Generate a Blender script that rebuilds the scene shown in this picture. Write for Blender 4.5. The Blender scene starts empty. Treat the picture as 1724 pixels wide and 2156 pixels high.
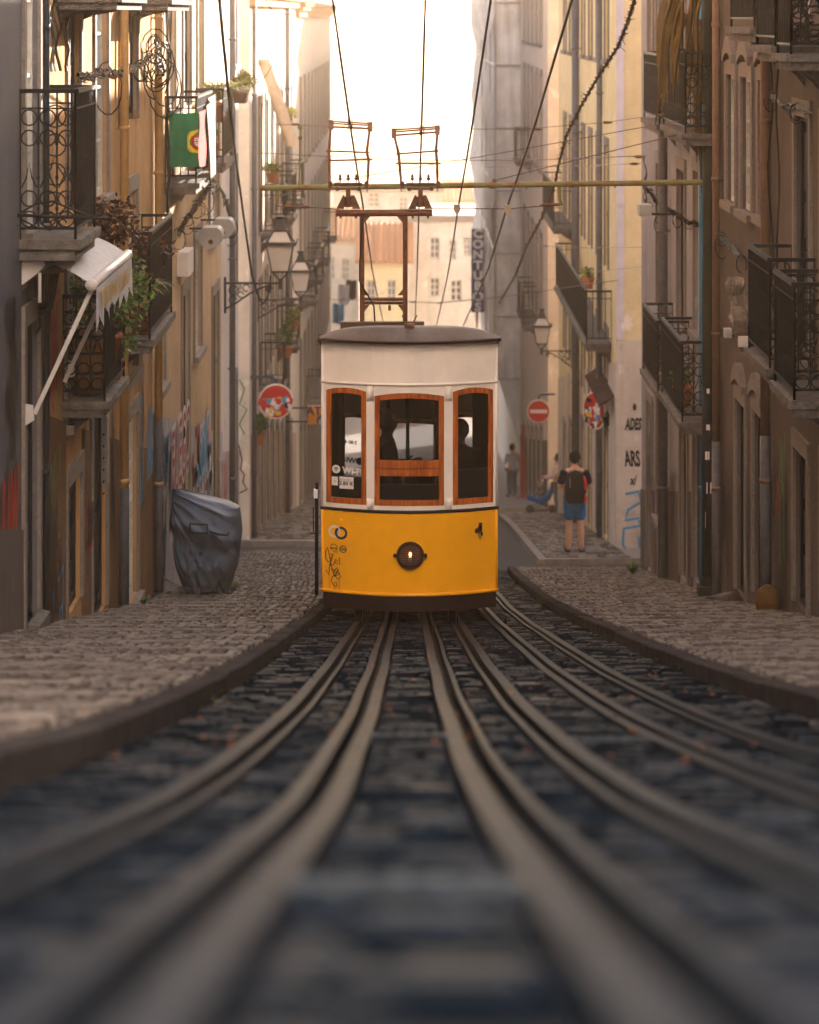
import bpy, bmesh, math, random
from mathutils import Vector, Matrix
R = random.Random(7)
F, CX, YH = 6000.0, 862.0, 30.0
sc = bpy.context.scene
C = sc.collection
def P(px, py, Y): return Vector(((px-CX)*Y/F, Y, -(py-YH)*Y/F))
# ---------- street profile (drop below the camera) ----------
PR = [(-80,-15.5),(-30,-6.2),(-10,-2.25),(0,.2),(1.82,.641),(3.67,1.10),(6.07,1.672),(10.7,2.676),(17,3.93),(26.1,5.64),(28.3,6.05),(35.1,7.27),
      (46.5,9.16),(49.5,9.58),(65.9,11.84),(92,15.7),(115,18.5),(140,20.5),(180,21.5),(400,23),(3000,25)]
def Hh(Y):
    n = len(PR)
    if Y <= PR[0][0]: return PR[0][1]
    if Y >= PR[-1][0]: return PR[-1][1]
    for i in range(n-1):
        if PR[i][0] <= Y <= PR[i+1][0]: break
    def sl(j):
        j0, j1 = max(j-1,0), min(j+1,n-1)
        return (PR[j1][1]-PR[j0][1])/(PR[j1][0]-PR[j0][0])
    x0,y0 = PR[i]; x1,y1 = PR[i+1]; h = x1-x0; t = (Y-x0)/h
    m0, m1 = sl(i)*h, sl(i+1)*h
    return (2*t**3-3*t*t+1)*y0+(t**3-2*t*t+t)*m0+(-2*t**3+3*t*t)*y1+(t**3-t*t)*m1
def G(Y): return -Hh(Y)
# ---------- materials ----------
MATS = {}
def mat(name, col, rough=.7, var=.25, scale=6, bump=.0, bscale=60, metal=0, spec=.1, streak=False, island=0, wet=0, emis=None, estr=0, col2=None, sharp=None):
    if name in MATS: return MATS[name]
    m = bpy.data.materials.new(name); m.use_nodes = True; nt = m.node_tree; N = nt.nodes; L = nt.links
    b = N['Principled BSDF']; b.inputs['Roughness'].default_value = rough; b.inputs['Metallic'].default_value = metal
    b.inputs['Specular IOR Level'].default_value = spec
    tc = N.new('ShaderNodeTexCoord'); mp = N.new('ShaderNodeMapping'); L.new(tc.outputs['Object'], mp.inputs[0])
    if streak: mp.inputs['Scale'].default_value = (1,1,.18)
    nz = N.new('ShaderNodeTexNoise'); nz.inputs['Scale'].default_value = scale; nz.inputs['Detail'].default_value = 8; nz.inputs['Roughness'].default_value = .65
    L.new(mp.outputs[0], nz.inputs[0])
    rp = N.new('ShaderNodeValToRGB'); L.new(nz.outputs['Fac'], rp.inputs[0])
    c = Vector(col[:3]); d = Vector(col2) if col2 else c*(1-var)
    a, z = sharp or (.3,.68)
    rp.color_ramp.elements[0].position = a; rp.color_ramp.elements[1].position = z
    rp.color_ramp.elements[0].color = (*d,1); rp.color_ramp.elements[1].color = (*(c*(1+var*.35)),1)
    out = rp.outputs[0]
    if island:
        gi = N.new('ShaderNodeNewGeometry'); mr = N.new('ShaderNodeMapRange')
        mr.inputs['To Min'].default_value = 1-island; mr.inputs['To Max'].default_value = 1+island
        L.new(gi.outputs['Random Per Island'], mr.inputs['Value'])
        mx = N.new('ShaderNodeMix'); mx.data_type = 'RGBA'; mx.blend_type = 'MULTIPLY'; mx.inputs[0].default_value = 1
        L.new(out, mx.inputs[6]); L.new(mr.outputs[0], mx.inputs[7]); out = mx.outputs[2]
        r2 = N.new('ShaderNodeMapRange'); r2.inputs['To Min'].default_value = max(.05,rough-.12); r2.inputs['To Max'].default_value = rough+.15
        L.new(nz.outputs['Fac'], r2.inputs['Value']); L.new(r2.outputs[0], b.inputs['Roughness'])
        if wet:
            r3 = N.new('ShaderNodeMapRange'); r3.inputs['From Min'].default_value = wet; r3.inputs['From Max'].default_value = min(1,wet+.25)
            r3.inputs['To Min'].default_value = 0; r3.inputs['To Max'].default_value = spec
            L.new(gi.outputs['Random Per Island'], r3.inputs['Value']); L.new(r3.outputs[0], b.inputs['Specular IOR Level'])
    L.new(out, b.inputs['Base Color'])
    if bump:
        n2 = N.new('ShaderNodeTexNoise'); n2.inputs['Scale'].default_value = bscale; n2.inputs['Detail'].default_value = 4
        L.new(tc.outputs['Object'], n2.inputs[0])
        bp = N.new('ShaderNodeBump'); bp.inputs['Strength'].default_value = bump; bp.inputs['Distance'].default_value = .02
        L.new(n2.outputs['Fac'], bp.inputs['Height']); L.new(bp.outputs[0], b.inputs['Normal'])
    if emis:
        b.inputs['Emission Color'].default_value = (*emis,1); b.inputs['Emission Strength'].default_value = estr
    MATS[name] = m
    return m
def plaster(name, col, dirt=(.12,.1,.085), amt=.5):
    """old render: base colour, stains of their own shape, rain streaks, rough relief"""
    if name in MATS: return MATS[name]
    m = bpy.data.materials.new(name); m.use_nodes = True; nt = m.node_tree; N = nt.nodes; L = nt.links
    b = N['Principled BSDF']; b.inputs['Roughness'].default_value = .85; b.inputs['Specular IOR Level'].default_value = .03
    tc = N.new('ShaderNodeTexCoord')
    def noise(sx, sz, scale, det=8):
        mp = N.new('ShaderNodeMapping'); mp.inputs['Scale'].default_value = (sx,sx,sz); L.new(tc.outputs['Object'], mp.inputs[0])
        n = N.new('ShaderNodeTexNoise'); n.inputs['Scale'].default_value = scale; n.inputs['Detail'].default_value = det; n.inputs['Roughness'].default_value = .7
        L.new(mp.outputs[0], n.inputs[0]); return n
    def ramp(src, a, z, c0, c1):
        r = N.new('ShaderNodeValToRGB'); r.color_ramp.elements[0].position = a; r.color_ramp.elements[1].position = z
        r.color_ramp.elements[0].color = (*c0,1); r.color_ramp.elements[1].color = (*c1,1); L.new(src, r.inputs[0]); return r
    c = Vector(col)
    base = ramp(noise(1,1,1.7).outputs['Fac'], .3,.7, tuple(c*.8), tuple(c*1.08))
    st = ramp(noise(1,.09,2.2).outputs['Fac'], .5,.72, (0,0,0), (amt,)*3)
    sp = ramp(noise(1,1,.9,12).outputs['Fac'], .56,.66, (0,0,0), (amt,)*3)
    cur = base.outputs[0]
    pl = ramp(noise(1,.7,1.9,12).outputs['Fac'], .60,.62, (0,0,0), (.6,)*3)
    fl = ramp(noise(1,.8,4.5,12).outputs['Fac'], .64,.66, (0,0,0), (.55,)*3)
    g_ = sum(col)/3
    for f,dd in ((st,dirt),(pl,tuple(g_*1.5*w for w in (1,.93,.88))),(sp,dirt),(fl,tuple(w*.45 for w in dirt))):
        mx = N.new('ShaderNodeMix'); mx.data_type = 'RGBA'; L.new(f.outputs[0], mx.inputs[0]); L.new(cur, mx.inputs[6]); mx.inputs[7].default_value = (*dd,1); cur = mx.outputs[2]
    L.new(cur, b.inputs['Base Color'])
    bp = N.new('ShaderNodeBump'); bp.inputs['Strength'].default_value = .35; bp.inputs['Distance'].default_value = .02
    L.new(noise(1,1,14,10).outputs['Fac'], bp.inputs['Height']); L.new(bp.outputs[0], b.inputs['Normal'])
    MATS[name] = m; return m
def glass(name, tint=(.9,.9,.9), amount=.75):
    if name in MATS: return MATS[name]
    m = bpy.data.materials.new(name); m.use_nodes = True; nt = m.node_tree; N = nt.nodes; L = nt.links
    N.remove(N['Principled BSDF']); o = N['Material Output']
    t = N.new('ShaderNodeBsdfTransparent'); t.inputs[0].default_value = (*tint,1)
    g = N.new('ShaderNodeBsdfGlossy'); g.inputs['Roughness'].default_value = .03
    fr = N.new('ShaderNodeFresnel'); fr.inputs[0].default_value = 1.45
    mx = N.new('ShaderNodeMixShader'); L.new(fr.outputs[0], mx.inputs[0]); L.new(t.outputs[0], mx.inputs[1]); L.new(g.outputs[0], mx.inputs[2]); L.new(mx.outputs[0], o.inputs[0])
    MATS[name] = m; return m
def wood(name, c0, c1, rough=.38, sc_=(18,18,1.2)):
    if name in MATS: return MATS[name]
    m = bpy.data.materials.new(name); m.use_nodes = True; nt = m.node_tree; N = nt.nodes; L = nt.links
    b = N['Principled BSDF']; b.inputs['Roughness'].default_value = rough; b.inputs['Coat Weight'].default_value = .12; b.inputs['Specular IOR Level'].default_value = .25
    tc = N.new('ShaderNodeTexCoord'); mp = N.new('ShaderNodeMapping'); mp.inputs['Scale'].default_value = sc_; L.new(tc.outputs['Object'], mp.inputs[0])
    n = N.new('ShaderNodeTexNoise'); n.inputs['Scale'].default_value = 2.5; n.inputs['Detail'].default_value = 6; n.inputs['Distortion'].default_value = .6; L.new(mp.outputs[0], n.inputs[0])
    r = N.new('ShaderNodeValToRGB'); r.color_ramp.elements[0].position = .35; r.color_ramp.elements[1].position = .65
    r.color_ramp.elements[0].color = (*c0,1); r.color_ramp.elements[1].color = (*c1,1); L.new(n.outputs['Fac'], r.inputs[0]); L.new(r.outputs[0], b.inputs['Base Color'])
    MATS[name] = m; return m
iron = mat('dark_iron', (.007,.009,.012), .5, .4, 12, .3, 80, 0, spec=.12)
granite = mat('granite', (.2,.17,.155), .8, .35, 30, .5, 120)
granite_d = mat('weathered_granite', (.13,.115,.11), .85, .6, 9, .6, 60)
pane_m = mat('dark_window_glass', (.012,.015,.02), .12, .1, 2, spec=.35)
whitewood = mat('white_window_paint', (.5,.48,.45), .6, .3, 10)
shutter_m = mat('white_shutter_slats', (.62,.6,.57), .6, .2, 8)
door_m = mat('dark_painted_door', (.009,.012,.018), .6, .4, 8, spec=.12)
rust = mat('rusty_brown_iron', (.16,.075,.045), .6, .5, 25, .3, 90, .3)
leaf_m = mat('green_leaves', (.09,.15,.035), .6, .5, 4, island=.5)
leafy_m = mat('yellow_green_leaves', (.2,.2,.05), .6, .5, 4, island=.5)
leafr_m = mat('dark_red_leaves', (.07,.03,.022), .6, .5, 4, island=.5)
terra = mat('terracotta', (.4,.13,.06), .8, .3, 10)
cable_m = mat('black_cable', (.02,.018,.018), .6, .2)
wire_m = mat('bronze_contact_wire', (.12,.06,.035), .45, .3, metal=.6)
greycable = mat('grey_cable', (.025,.02,.019), .9, .4, 20, spec=0)
# ---------- mesh builder ----------
def wloc(o):
    v = Vector((0,0,0))
    while o: v += o.location; o = o.parent
    return v
class MB:
    def __init__(s): s.v=[]; s.f=[]; s.mi=[]; s.cur=0
    def add(s, vs, fs):
        n=len(s.v); s.v += [tuple(p) for p in vs]; s.f += [tuple(n+i for i in f) for f in fs]; s.mi += [s.cur]*len(fs); return s
    def box(s, x0,x1,y0,y1,z0,z1):
        if x0>x1: x0,x1=x1,x0
        if y0>y1: y0,y1=y1,y0
        if z0>z1: z0,z1=z1,z0
        return s.add([(x,y,z) for z in (z0,z1) for y in (y0,y1) for x in (x0,x1)], [(0,2,3,1),(4,5,7,6),(0,1,5,4),(2,6,7,3),(0,4,6,2),(1,3,7,5)])
    def hexa(s, p): return s.add(p, [(0,3,2,1),(4,5,6,7),(0,1,5,4),(1,2,6,5),(2,3,7,6),(3,0,4,7)])
    def bar(s, a, b, w, h=None, up=Vector((0,0,1))):
        a=Vector(a); b=Vector(b); h=h or w; d=(b-a).normalized(); r=d.cross(up)
        if r.length<1e-4: r=d.cross(Vector((1,0,0)))
        r.normalize(); u=r.cross(d).normalized(); r*=w/2; u*=h/2
        return s.hexa([a-r-u,a+r-u,a+r+u,a-r+u,b-r-u,b+r-u,b+r+u,b-r+u])
    def tube(s, pts, r, n=6, cap=True):
        pts=[Vector(p) for p in pts]; rs = r if isinstance(r,(list,tuple)) else [r]*len(pts)
        base=len(s.v); vs=[]; prev=None
        for i,p in enumerate(pts):
            d=(pts[min(i+1,len(pts)-1)]-pts[max(i-1,0)])
            d = d.normalized() if d.length>1e-9 else Vector((0,0,1))
            a = prev if prev is not None else (Vector((0,0,1)) if abs(d.z)<.9 else Vector((1,0,0)))
            x=d.cross(a)
            if x.length<1e-5: x=d.cross(Vector((0,1,.3)))
            x.normalize(); y=x.cross(d).normalized(); prev=y
            for k in range(n):
                t=2*math.pi*k/n; vs.append(p+(x*math.cos(t)+y*math.sin(t))*rs[i])
        fs=[]
        for i in range(len(pts)-1):
            for k in range(n): fs.append((i*n+k,i*n+(k+1)%n,(i+1)*n+(k+1)%n,(i+1)*n+k))
        if cap: fs += [tuple(range(n-1,-1,-1)), tuple(range((len(pts)-1)*n,len(pts)*n))]
        return s.add(vs,fs)
    def lathe(s, c, prof, n=16, ax='z'):
        vs=[]; c=Vector(c)
        for r,z in prof:
            for k in range(n):
                t=2*math.pi*(k+.5)/n; a,b=r*math.cos(t),r*math.sin(t)
                vs.append(c+(Vector((a,b,z)) if ax=='z' else Vector((a,z,b)) if ax=='y' else Vector((z,a,b))))
        fs=[(i*n+k,i*n+(k+1)%n,(i+1)*n+(k+1)%n,(i+1)*n+k) for i in range(len(prof)-1) for k in range(n)]
        fs += [tuple(range(n-1,-1,-1)), tuple(range((len(prof)-1)*n,len(prof)*n))]
        return s.add(vs,fs)
    def ring(s, c, r, t, ax='y', n=20, a0=0, a1=360, m=6):
        pts=[]
        for k in range(n+1):
            a=math.radians(a0+(a1-a0)*k/n); x,y=r*math.cos(a),r*math.sin(a)
            pts.append(Vector(c)+(Vector((x,0,y)) if ax=='y' else Vector((0,x,y)) if ax=='x' else Vector((x,y,0))))
        return s.tube(pts,t,m,cap=False)
    def prism(s, pts, off):
        off=Vector(off); n=len(pts); p=[Vector(q) for q in pts]
        return s.add(p+[q+off for q in p], [tuple(range(n-1,-1,-1)), tuple(range(n,2*n))]+[(i,(i+1)%n,(i+1)%n+n,i+n) for i in range(n)])
    def ribbon(s, pts2, w, fn):
        q=[]
        for i,p in enumerate(pts2):
            a=pts2[max(i-1,0)]; b=pts2[min(i+1,len(pts2)-1)]; dx,dy=b[0]-a[0],b[1]-a[1]; l=math.hypot(dx,dy) or 1
            nx,ny=-dy/l*w/2,dx/l*w/2; q += [fn(p[0]+nx,p[1]+ny), fn(p[0]-nx,p[1]-ny)]
        return s.add(q,[(2*i,2*i+1,2*i+3,2*i+2) for i in range(len(pts2)-1)])
    def build(s, name, mats, parent=None, smooth=False, origin=None):
        me=bpy.data.meshes.new(name)
        if parent: o0=wloc(parent)
        elif origin is not None: o0=Vector(origin)
        else:
            xs=[v[0] for v in s.v]; ys=[v[1] for v in s.v]; zs=[v[2] for v in s.v]
            o0=Vector(((min(xs)+max(xs))/2,(min(ys)+max(ys))/2,min(zs)))
        me.from_pydata([(v[0]-o0.x,v[1]-o0.y,v[2]-o0.z) for v in s.v],[],s.f)
        for m in (mats if isinstance(mats,(list,tuple)) else [mats]): me.materials.append(m)
        if any(s.mi): me.polygons.foreach_set('material_index', s.mi)
        if smooth: me.polygons.foreach_set('use_smooth',[True]*len(me.polygons))
        me.update(); ob=bpy.data.objects.new(name,me); C.objects.link(ob)
        if parent: ob.parent=parent
        else: ob.location=o0
        return ob
def tag(o,label=None,cat=None,group=None,kind=None):
    for k,v in (('label',label),('category',cat),('group',group),('kind',kind)):
        if v: o[k]=v
    return o
def empty(name, loc, label, cat, group=None):
    o=bpy.data.objects.new(name,None); C.objects.link(o); o.location=loc; o.empty_display_size=.2
    return tag(o,label,cat,group)
def text_mb(mb, body, size, fn, offset=0, align='CENTER', sx=1):
    cu=bpy.data.curves.new('t','FONT'); cu.body=body; cu.size=size; cu.align_x=align; cu.align_y='CENTER'; cu.offset=offset; cu.resolution_u=3
    ob=bpy.data.objects.new('t',cu); C.objects.link(ob); dg=bpy.context.evaluated_depsgraph_get()
    me=bpy.data.meshes.new_from_object(ob.evaluated_get(dg))
    mb.add([fn(v.co.x*sx,v.co.y) for v in me.vertices],[tuple(p.vertices) for p in me.polygons])
    bpy.data.objects.remove(ob); bpy.data.curves.remove(cu); bpy.data.meshes.remove(me)
def disc2(mb, cx, cy, r, fn, n=24, r0=0, a0=0, a1=360):
    if r0<=0: mb.add([fn(cx+r*math.cos(2*math.pi*k/n),cy+r*math.sin(2*math.pi*k/n)) for k in range(n)],[tuple(range(n))])
    else:
        q=[]
        for k in range(n+1):
            a=math.radians(a0+(a1-a0)*k/n); q += [fn(cx+r0*math.cos(a),cy+r0*math.sin(a)),fn(cx+r*math.cos(a),cy+r*math.sin(a))]
        mb.add(q,[(2*k,2*k+1,2*k+3,2*k+2) for k in range(n)])
def leaves(mb, c, rad, n, size, rng, droop=0):
    c=Vector(c)
    for _ in range(n):
        d=Vector((rng.gauss(0,1),rng.gauss(0,1),rng.gauss(0,1))).normalized()*rng.random()**.5
        p=c+Vector((d.x*rad[0],d.y*rad[1],d.z*rad[2]))
        a=Vector((rng.uniform(-1,1),rng.uniform(-1,1),rng.uniform(-1,.6)-droop)).normalized()*size*rng.uniform(.6,1.3)
        b=a.cross(Vector((rng.uniform(-1,1),rng.uniform(-1,1),rng.uniform(-1,1)))).normalized()*size*.28
        mb.add([p,p+a*.5+b,p+a,p+a*.5-b],[(0,1,2,3)])
def blades(mb, c, n, ln, w, rng, fall=.6):
    c=Vector(c)
    for _ in range(n):
        t=rng.uniform(0,2*math.pi); l=ln*rng.uniform(.6,1.15); o=rng.uniform(.25,.9); q=[]
        sd=Vector((-math.sin(t),math.cos(t),0))*w/2
        for k in range(6):
            u=k/5; p=c+Vector((math.cos(t)*o*l*u,math.sin(t)*o*l*u,l*(u*1.0-fall*1.4*u*u)))
            ww=(1-u**2)*.9+.1; q += [p+sd*ww,p-sd*ww]
        mb.add(q,[(2*k,2*k+1,2*k+3,2*k+2) for k in range(5)])
# ---------- facades ----------
class Fac:
    def __init__(s, side, X): s.side=side; s.X=X
    def pt(s, Y, out, z): return Vector((s.side*(s.X-out),Y,z))
    def Yof(s, px): return F*s.X/abs(px-CX)
    def box(s, mb, o0,o1,Y0,Y1,z0,z1): return mb.box(s.side*(s.X-o0),s.side*(s.X-o1),Y0,Y1,z0,z1)
def zof(py,Y): return -(py-YH)*Y/F
def wall_mb(f, Y0,Y1,z0,z1,ops,depth,rev=.09):
    mb=MB(); ys=sorted(set([Y0,Y1]+[o[0] for o in ops]+[o[1] for o in ops])); zs=sorted(set([z0,z1]+[o[2] for o in ops]+[o[3] for o in ops]))
    for i in range(len(ys)-1):
        for j in range(len(zs)-1):
            a,b,c,d=ys[i],ys[i+1],zs[j],zs[j+1]; my,mz=(a+b)/2,(c+d)/2
            if any(o[0]<my<o[1] and o[2]<mz<o[3] for o in ops): continue
            q=[f.pt(a,0,c),f.pt(b,0,c),f.pt(b,0,d),f.pt(a,0,d)]
            mb.add(q if f.side<0 else q[::-1],[(0,1,2,3)])
    for o in ops:
        a,b,c,d=o[:4]
        for (p,q) in (((a,c),(a,d)),((b,d),(b,c)),((a,d),(b,d)),((b,c),(a,c))):
            mb.add([f.pt(p[0],0,p[1]),f.pt(p[0],-rev,p[1]),f.pt(q[0],-rev,q[1]),f.pt(q[0],0,q[1])],[(0,1,2,3)])
        mb.add([f.pt(a,-rev-.06,c),f.pt(b,-rev-.06,c),f.pt(b,-rev-.06,d),f.pt(a,-rev-.06,d)],[(0,1,2,3)])
    D=-depth
    mb.add([f.pt(Y0,0,z0),f.pt(Y0,D,z0),f.pt(Y0,D,z1),f.pt(Y0,0,z1)],[(0,1,2,3)])
    mb.add([f.pt(Y1,0,z0),f.pt(Y1,D,z0),f.pt(Y1,D,z1),f.pt(Y1,0,z1)],[(3,2,1,0)])
    mb.add([f.pt(Y0,0,z1),f.pt(Y1,0,z1),f.pt(Y1,D,z1),f.pt(Y0,D,z1)],[(0,1,2,3)])
    mb.add([f.pt(Y0,D,z0),f.pt(Y1,D,z0),f.pt(Y1,D,z1),f.pt(Y0,D,z1)],[(0,1,2,3)])
    return mb
def arch_surround(mb, f, a,b,c,d,w,o):
    # segmental hood over the lintel
    n=8; my=(a+b)/2; hw=(b-a)/2+w; lo=[]; hi=[]
    for k in range(n+1):
        t=-1+2*k/n; y=my+hw*t; e=.22*(1-t*t); lo.append((y,d+e*.55)); hi.append((y,d+w+e+.04))
    for k in range(n):
        q=[(lo[k]),(lo[k+1]),(hi[k+1]),(hi[k])]
        mb.hexa([f.pt(y,-.0,z) for y,z in q]+[f.pt(y,o+.04,z) for y,z in q])
def opening(f, bld, o, style='window', frame=whitewood, sur=granite, rev=.09, sw=.14):
    a,b,c,d=o[:4]; dp=-rev
    mb=MB(); t=.06
    f.box(mb,dp,dp+.05,a,a+t,c,d); f.box(mb,dp,dp+.05,b-t,b,c,d); f.box(mb,dp,dp+.05,a+t,b-t,d-t,d); f.box(mb,dp,dp+.05,a+t,b-t,c,c+t)
    my=(a+b)/2
    if style=='window':
        f.box(mb,dp+.004,dp+.054,my-.03,my+.03,c+t,d-t)
        n=max(1,round((d-c)/.6))
        for k in range(1,n):
            z=c+(d-c)*k/n; f.box(mb,dp+.01,dp+.04,a+t,my-.03,z-.015,z+.015); f.box(mb,dp+.01,dp+.04,my+.03,b-t,z-.015,z+.015)
        w=mb.build('window',frame,bld)
        p=MB(); f.box(p,dp-.01,dp+.008,a+t,b-t,c+t,d-t); p.build('pane',pane_m,w)
    elif style=='shutter':
        w=mb.build('window',frame,bld); p=MB(); n=int((d-c-2*t)/.09)
        for k in range(n):
            z=c+t+.09*k; q=[f.pt(a+t,dp+.01,z),f.pt(b-t,dp+.01,z),f.pt(b-t,dp+.035,z+.02),f.pt(a+t,dp+.035,z+.02),f.pt(a+t,dp+.01,z+.085),f.pt(b-t,dp+.01,z+.085)]
            p.add(q,[(0,1,2,3),(3,2,5,4)])
        p.build('shutter',shutter_m,w)
    else:
        f.box(mb,dp+.004,dp+.054,my-.02,my+.02,c+t,d-t)
        for k in range(3):
            z0=c+.15+(d-c-.2)*k/3; z1=z0+(d-c-.2)/3-.12
            for y0,y1 in ((a+t+.05,my-.08),(my+.08,b-t-.05)): f.box(mb,dp+.0,dp+.03,y0,y1,z0,z1)
        w=mb.build('door',frame,bld)
        p=MB(); f.box(p,dp-.01,dp+.008,a+t,b-t,c+t,d-t); p.build('door_leaf',door_m if style=='door' else pane_m,w)
        h=MB(); h.tube([f.pt(my-.07,dp+.05,c+1.0),f.pt(my-.07,dp+.09,c+1.0),f.pt(my-.07,dp+.09,c+1.12)],.012); h.build('handle',iron,w)
    if sur:
        s_=MB(); pr=.03
        f.box(s_,-.0,pr,a-sw,a,c,d); f.box(s_,-.0,pr,b,b+sw,c,d)
        f.box(s_,0,pr+.003,a-sw,b+sw,d,d+sw+.03)
        if style!='door': f.box(s_,0,pr+.06,a-sw,b+sw,c-.09,c)
        if len(o)>5 and o[5]=='arch': arch_surround(s_,f,a,b,c,d+sw,.06,pr)
        s_.build('surround',sur,w)
    return w
def pipe(f, bld, Y, z0,z1,r,m,out=.06,name='downpipe',m2=None,zs=None):
    mb=MB(); x=out+r
    if m2: mb.tube([f.pt(Y,x,zs),f.pt(Y,x,z1)],r,10); 
    else: mb.tube([f.pt(Y,x,z0),f.pt(Y,x,z1)],r,10)
    z=z0+1.3
    while z<z1:
        mb.tube([f.pt(Y,x,z),f.pt(Y,x,z+.05)],r*1.18,10); f.box(mb,0,x,Y-.015,Y+.015,z+.01,z+.03); z+=1.9
    if m2: mb.cur=1; mb.tube([f.pt(Y,x,z0),f.pt(Y,x,zs)],r*1.08,10)
    return mb.build(name,[m,m2] if m2 else m,bld,True)
def bframe(fn, u, z0, z1):  # one wrought bar
    return [fn(u,z0),fn(u,z1)]
def railing(f, bld, Y0,Y1,out,z0,z1, near_open=True, fine=.11, r=.009, scroll=True):
    """iron railing: two ends and the street side, bars, collars and scrolls"""
    mb=MB(); T=.022
    def seg(fn, L, dens, scr):
        mb.bar(fn(0,z1),fn(L,z1),.05,.035); mb.bar(fn(0,z0+.09),fn(L,z0+.09),.02,.02); mb.bar(fn(0,z1-.14),fn(L,z1-.14),.014,.014)
        mb.bar(fn(0,z0),fn(0,z1),T,T); mb.bar(fn(L,z0),fn(L,z1),T,T)
        n=max(2,round(L/dens)); 
        for k in range(1,n):
            u=L*k/n; mb.tube([fn(u,z0+.09),fn(u,z1)],r,5)
            if scr:
                for zz in (z0+.25,z0+.5,z0+.78): mb.bar(fn(u-.012,zz),fn(u+.012,zz),.03,.03)
        if scr:
            rr=L/n/2
            for k in range(n):
                u=L*(k+.5)/n
                for zz in (z0+.09+rr,z1-.14-rr*1.0,z0+.09+rr*3.2,z1-.14-rr*3.2):
                    mb.tube([fn(u+rr*.85*math.cos(t*math.pi/6),zz+rr*.85*math.sin(t*math.pi/6)) for t in range(0,13)],r*.75,4,cap=False)
                mb.tube([fn(u-rr*.8,z0+.42+.25*(z1-z0)*0),fn(u-rr*.3,z0+.5),fn(u,z0+.62),fn(u+rr*.3,z0+.5),fn(u+rr*.8,z0+.42)],r*.7,4,cap=False)
    W=out-.02
    seg(lambda u,z:f.pt(Y0+.02,u,z),W,.13 if scroll else fine,scroll)
    seg(lambda u,z:f.pt(Y1-.02,u,z),W,.2 if scroll else fine,scroll)
    L=Y1-Y0-.04
    seg(lambda u,z:f.pt(Y0+.02+u,W,z),L,fine,False)
    # row of small twists on the street side
    n=int(L/fine)
    for k in range(n):
        u=Y0+.02+L*(k+.5)/n
        for zz in (z0+.3,z0+.62):
            mb.tube([f.pt(u-.03,W,zz),f.pt(u,W,zz+.05),f.pt(u+.03,W,zz),f.pt(u,W,zz-.05),f.pt(u-.03,W,zz)],.006,4,cap=False)
    return mb.build('railing',iron,bld)
def balcony(f, bld, Y0,Y1,out,ztop,h=1.02,thick=.17,sm=None,rail=True,scroll=True,corb=1):
    mb=MB(); a=out+.03
    f.box(mb,0,a,Y0-.04,Y1+.04,ztop-thick*.45,ztop); f.box(mb,0,a-.05,Y0,Y1,ztop-thick,ztop-thick*.45)
    for Yc in (Y0+.22,Y1-.3):
        pts=[f.pt(Yc,0,ztop-thick),f.pt(Yc,out*.6,ztop-thick),f.pt(Yc,out*.5,ztop-thick-.06*corb),f.pt(Yc,out*.2,ztop-thick-.14*corb),f.pt(Yc,0,ztop-thick-.26*corb)]
        mb.prism(pts,(0,.1,0))
    b=mb.build('balcony',sm or granite_d,bld)
    if rail: railing(f,b,Y0,Y1,out,ztop,ztop+h,scroll=scroll)
    return b
def scribble(mb, fn, u0,u1,v0,v1,w,rng,letters=4):
    """handstyle tag: looping letter-like strokes inside the box"""
    n=letters
    for k in range(n):
        a=u0+(u1-u0)*k/n; b=a+(u1-u0)/n*.9; pts=[]; m=rng.randint(4,7)
        x=[rng.uniform(a,b) for _ in range(m)]; y=[rng.choice([v0,v1,(v0+v1)/2])+rng.uniform(-.1,.1)*(v1-v0) for _ in range(m)]
        for i in range(m-1):
            for t in range(5):
                q=t/5; cx=(x[i]+x[i+1])/2+(b-a)*.25*math.sin(i*2.1); 
                pts.append(((1-q)**2*x[i]+2*q*(1-q)*cx+q*q*x[i+1],(1-q)**2*y[i]+2*q*(1-q)*y[i]+q*q*y[i+1]))
        pts.append((x[-1],y[-1])); mb.ribbon(pts,w,fn)
def graffiti(f,bld,Y0,Y1,z0,z1,m,w=.05,seed=1,letters=4,out=.006):
    mb=MB(); scribble(mb,lambda u,v:f.pt(u,out,v),Y0,Y1,z0,z1,w,random.Random(seed),letters); return mb.build('graffiti',m,bld)
gblack=mat('black_spray_paint',(.015,.015,.018),.5,.1); gred=mat('red_spray_paint',(.3,.03,.025),.6,.2); gblue=mat('blue_spray_paint',(.06,.25,.45),.6,.2)
gwhite=mat('white_spray_paint',(.55,.54,.55),.6,.2); ggreen=mat('green_spray_paint',(.05,.2,.08),.6,.2); gyel=mat('yellow_spray_paint',(.45,.4,.1),.6,.2)
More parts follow.
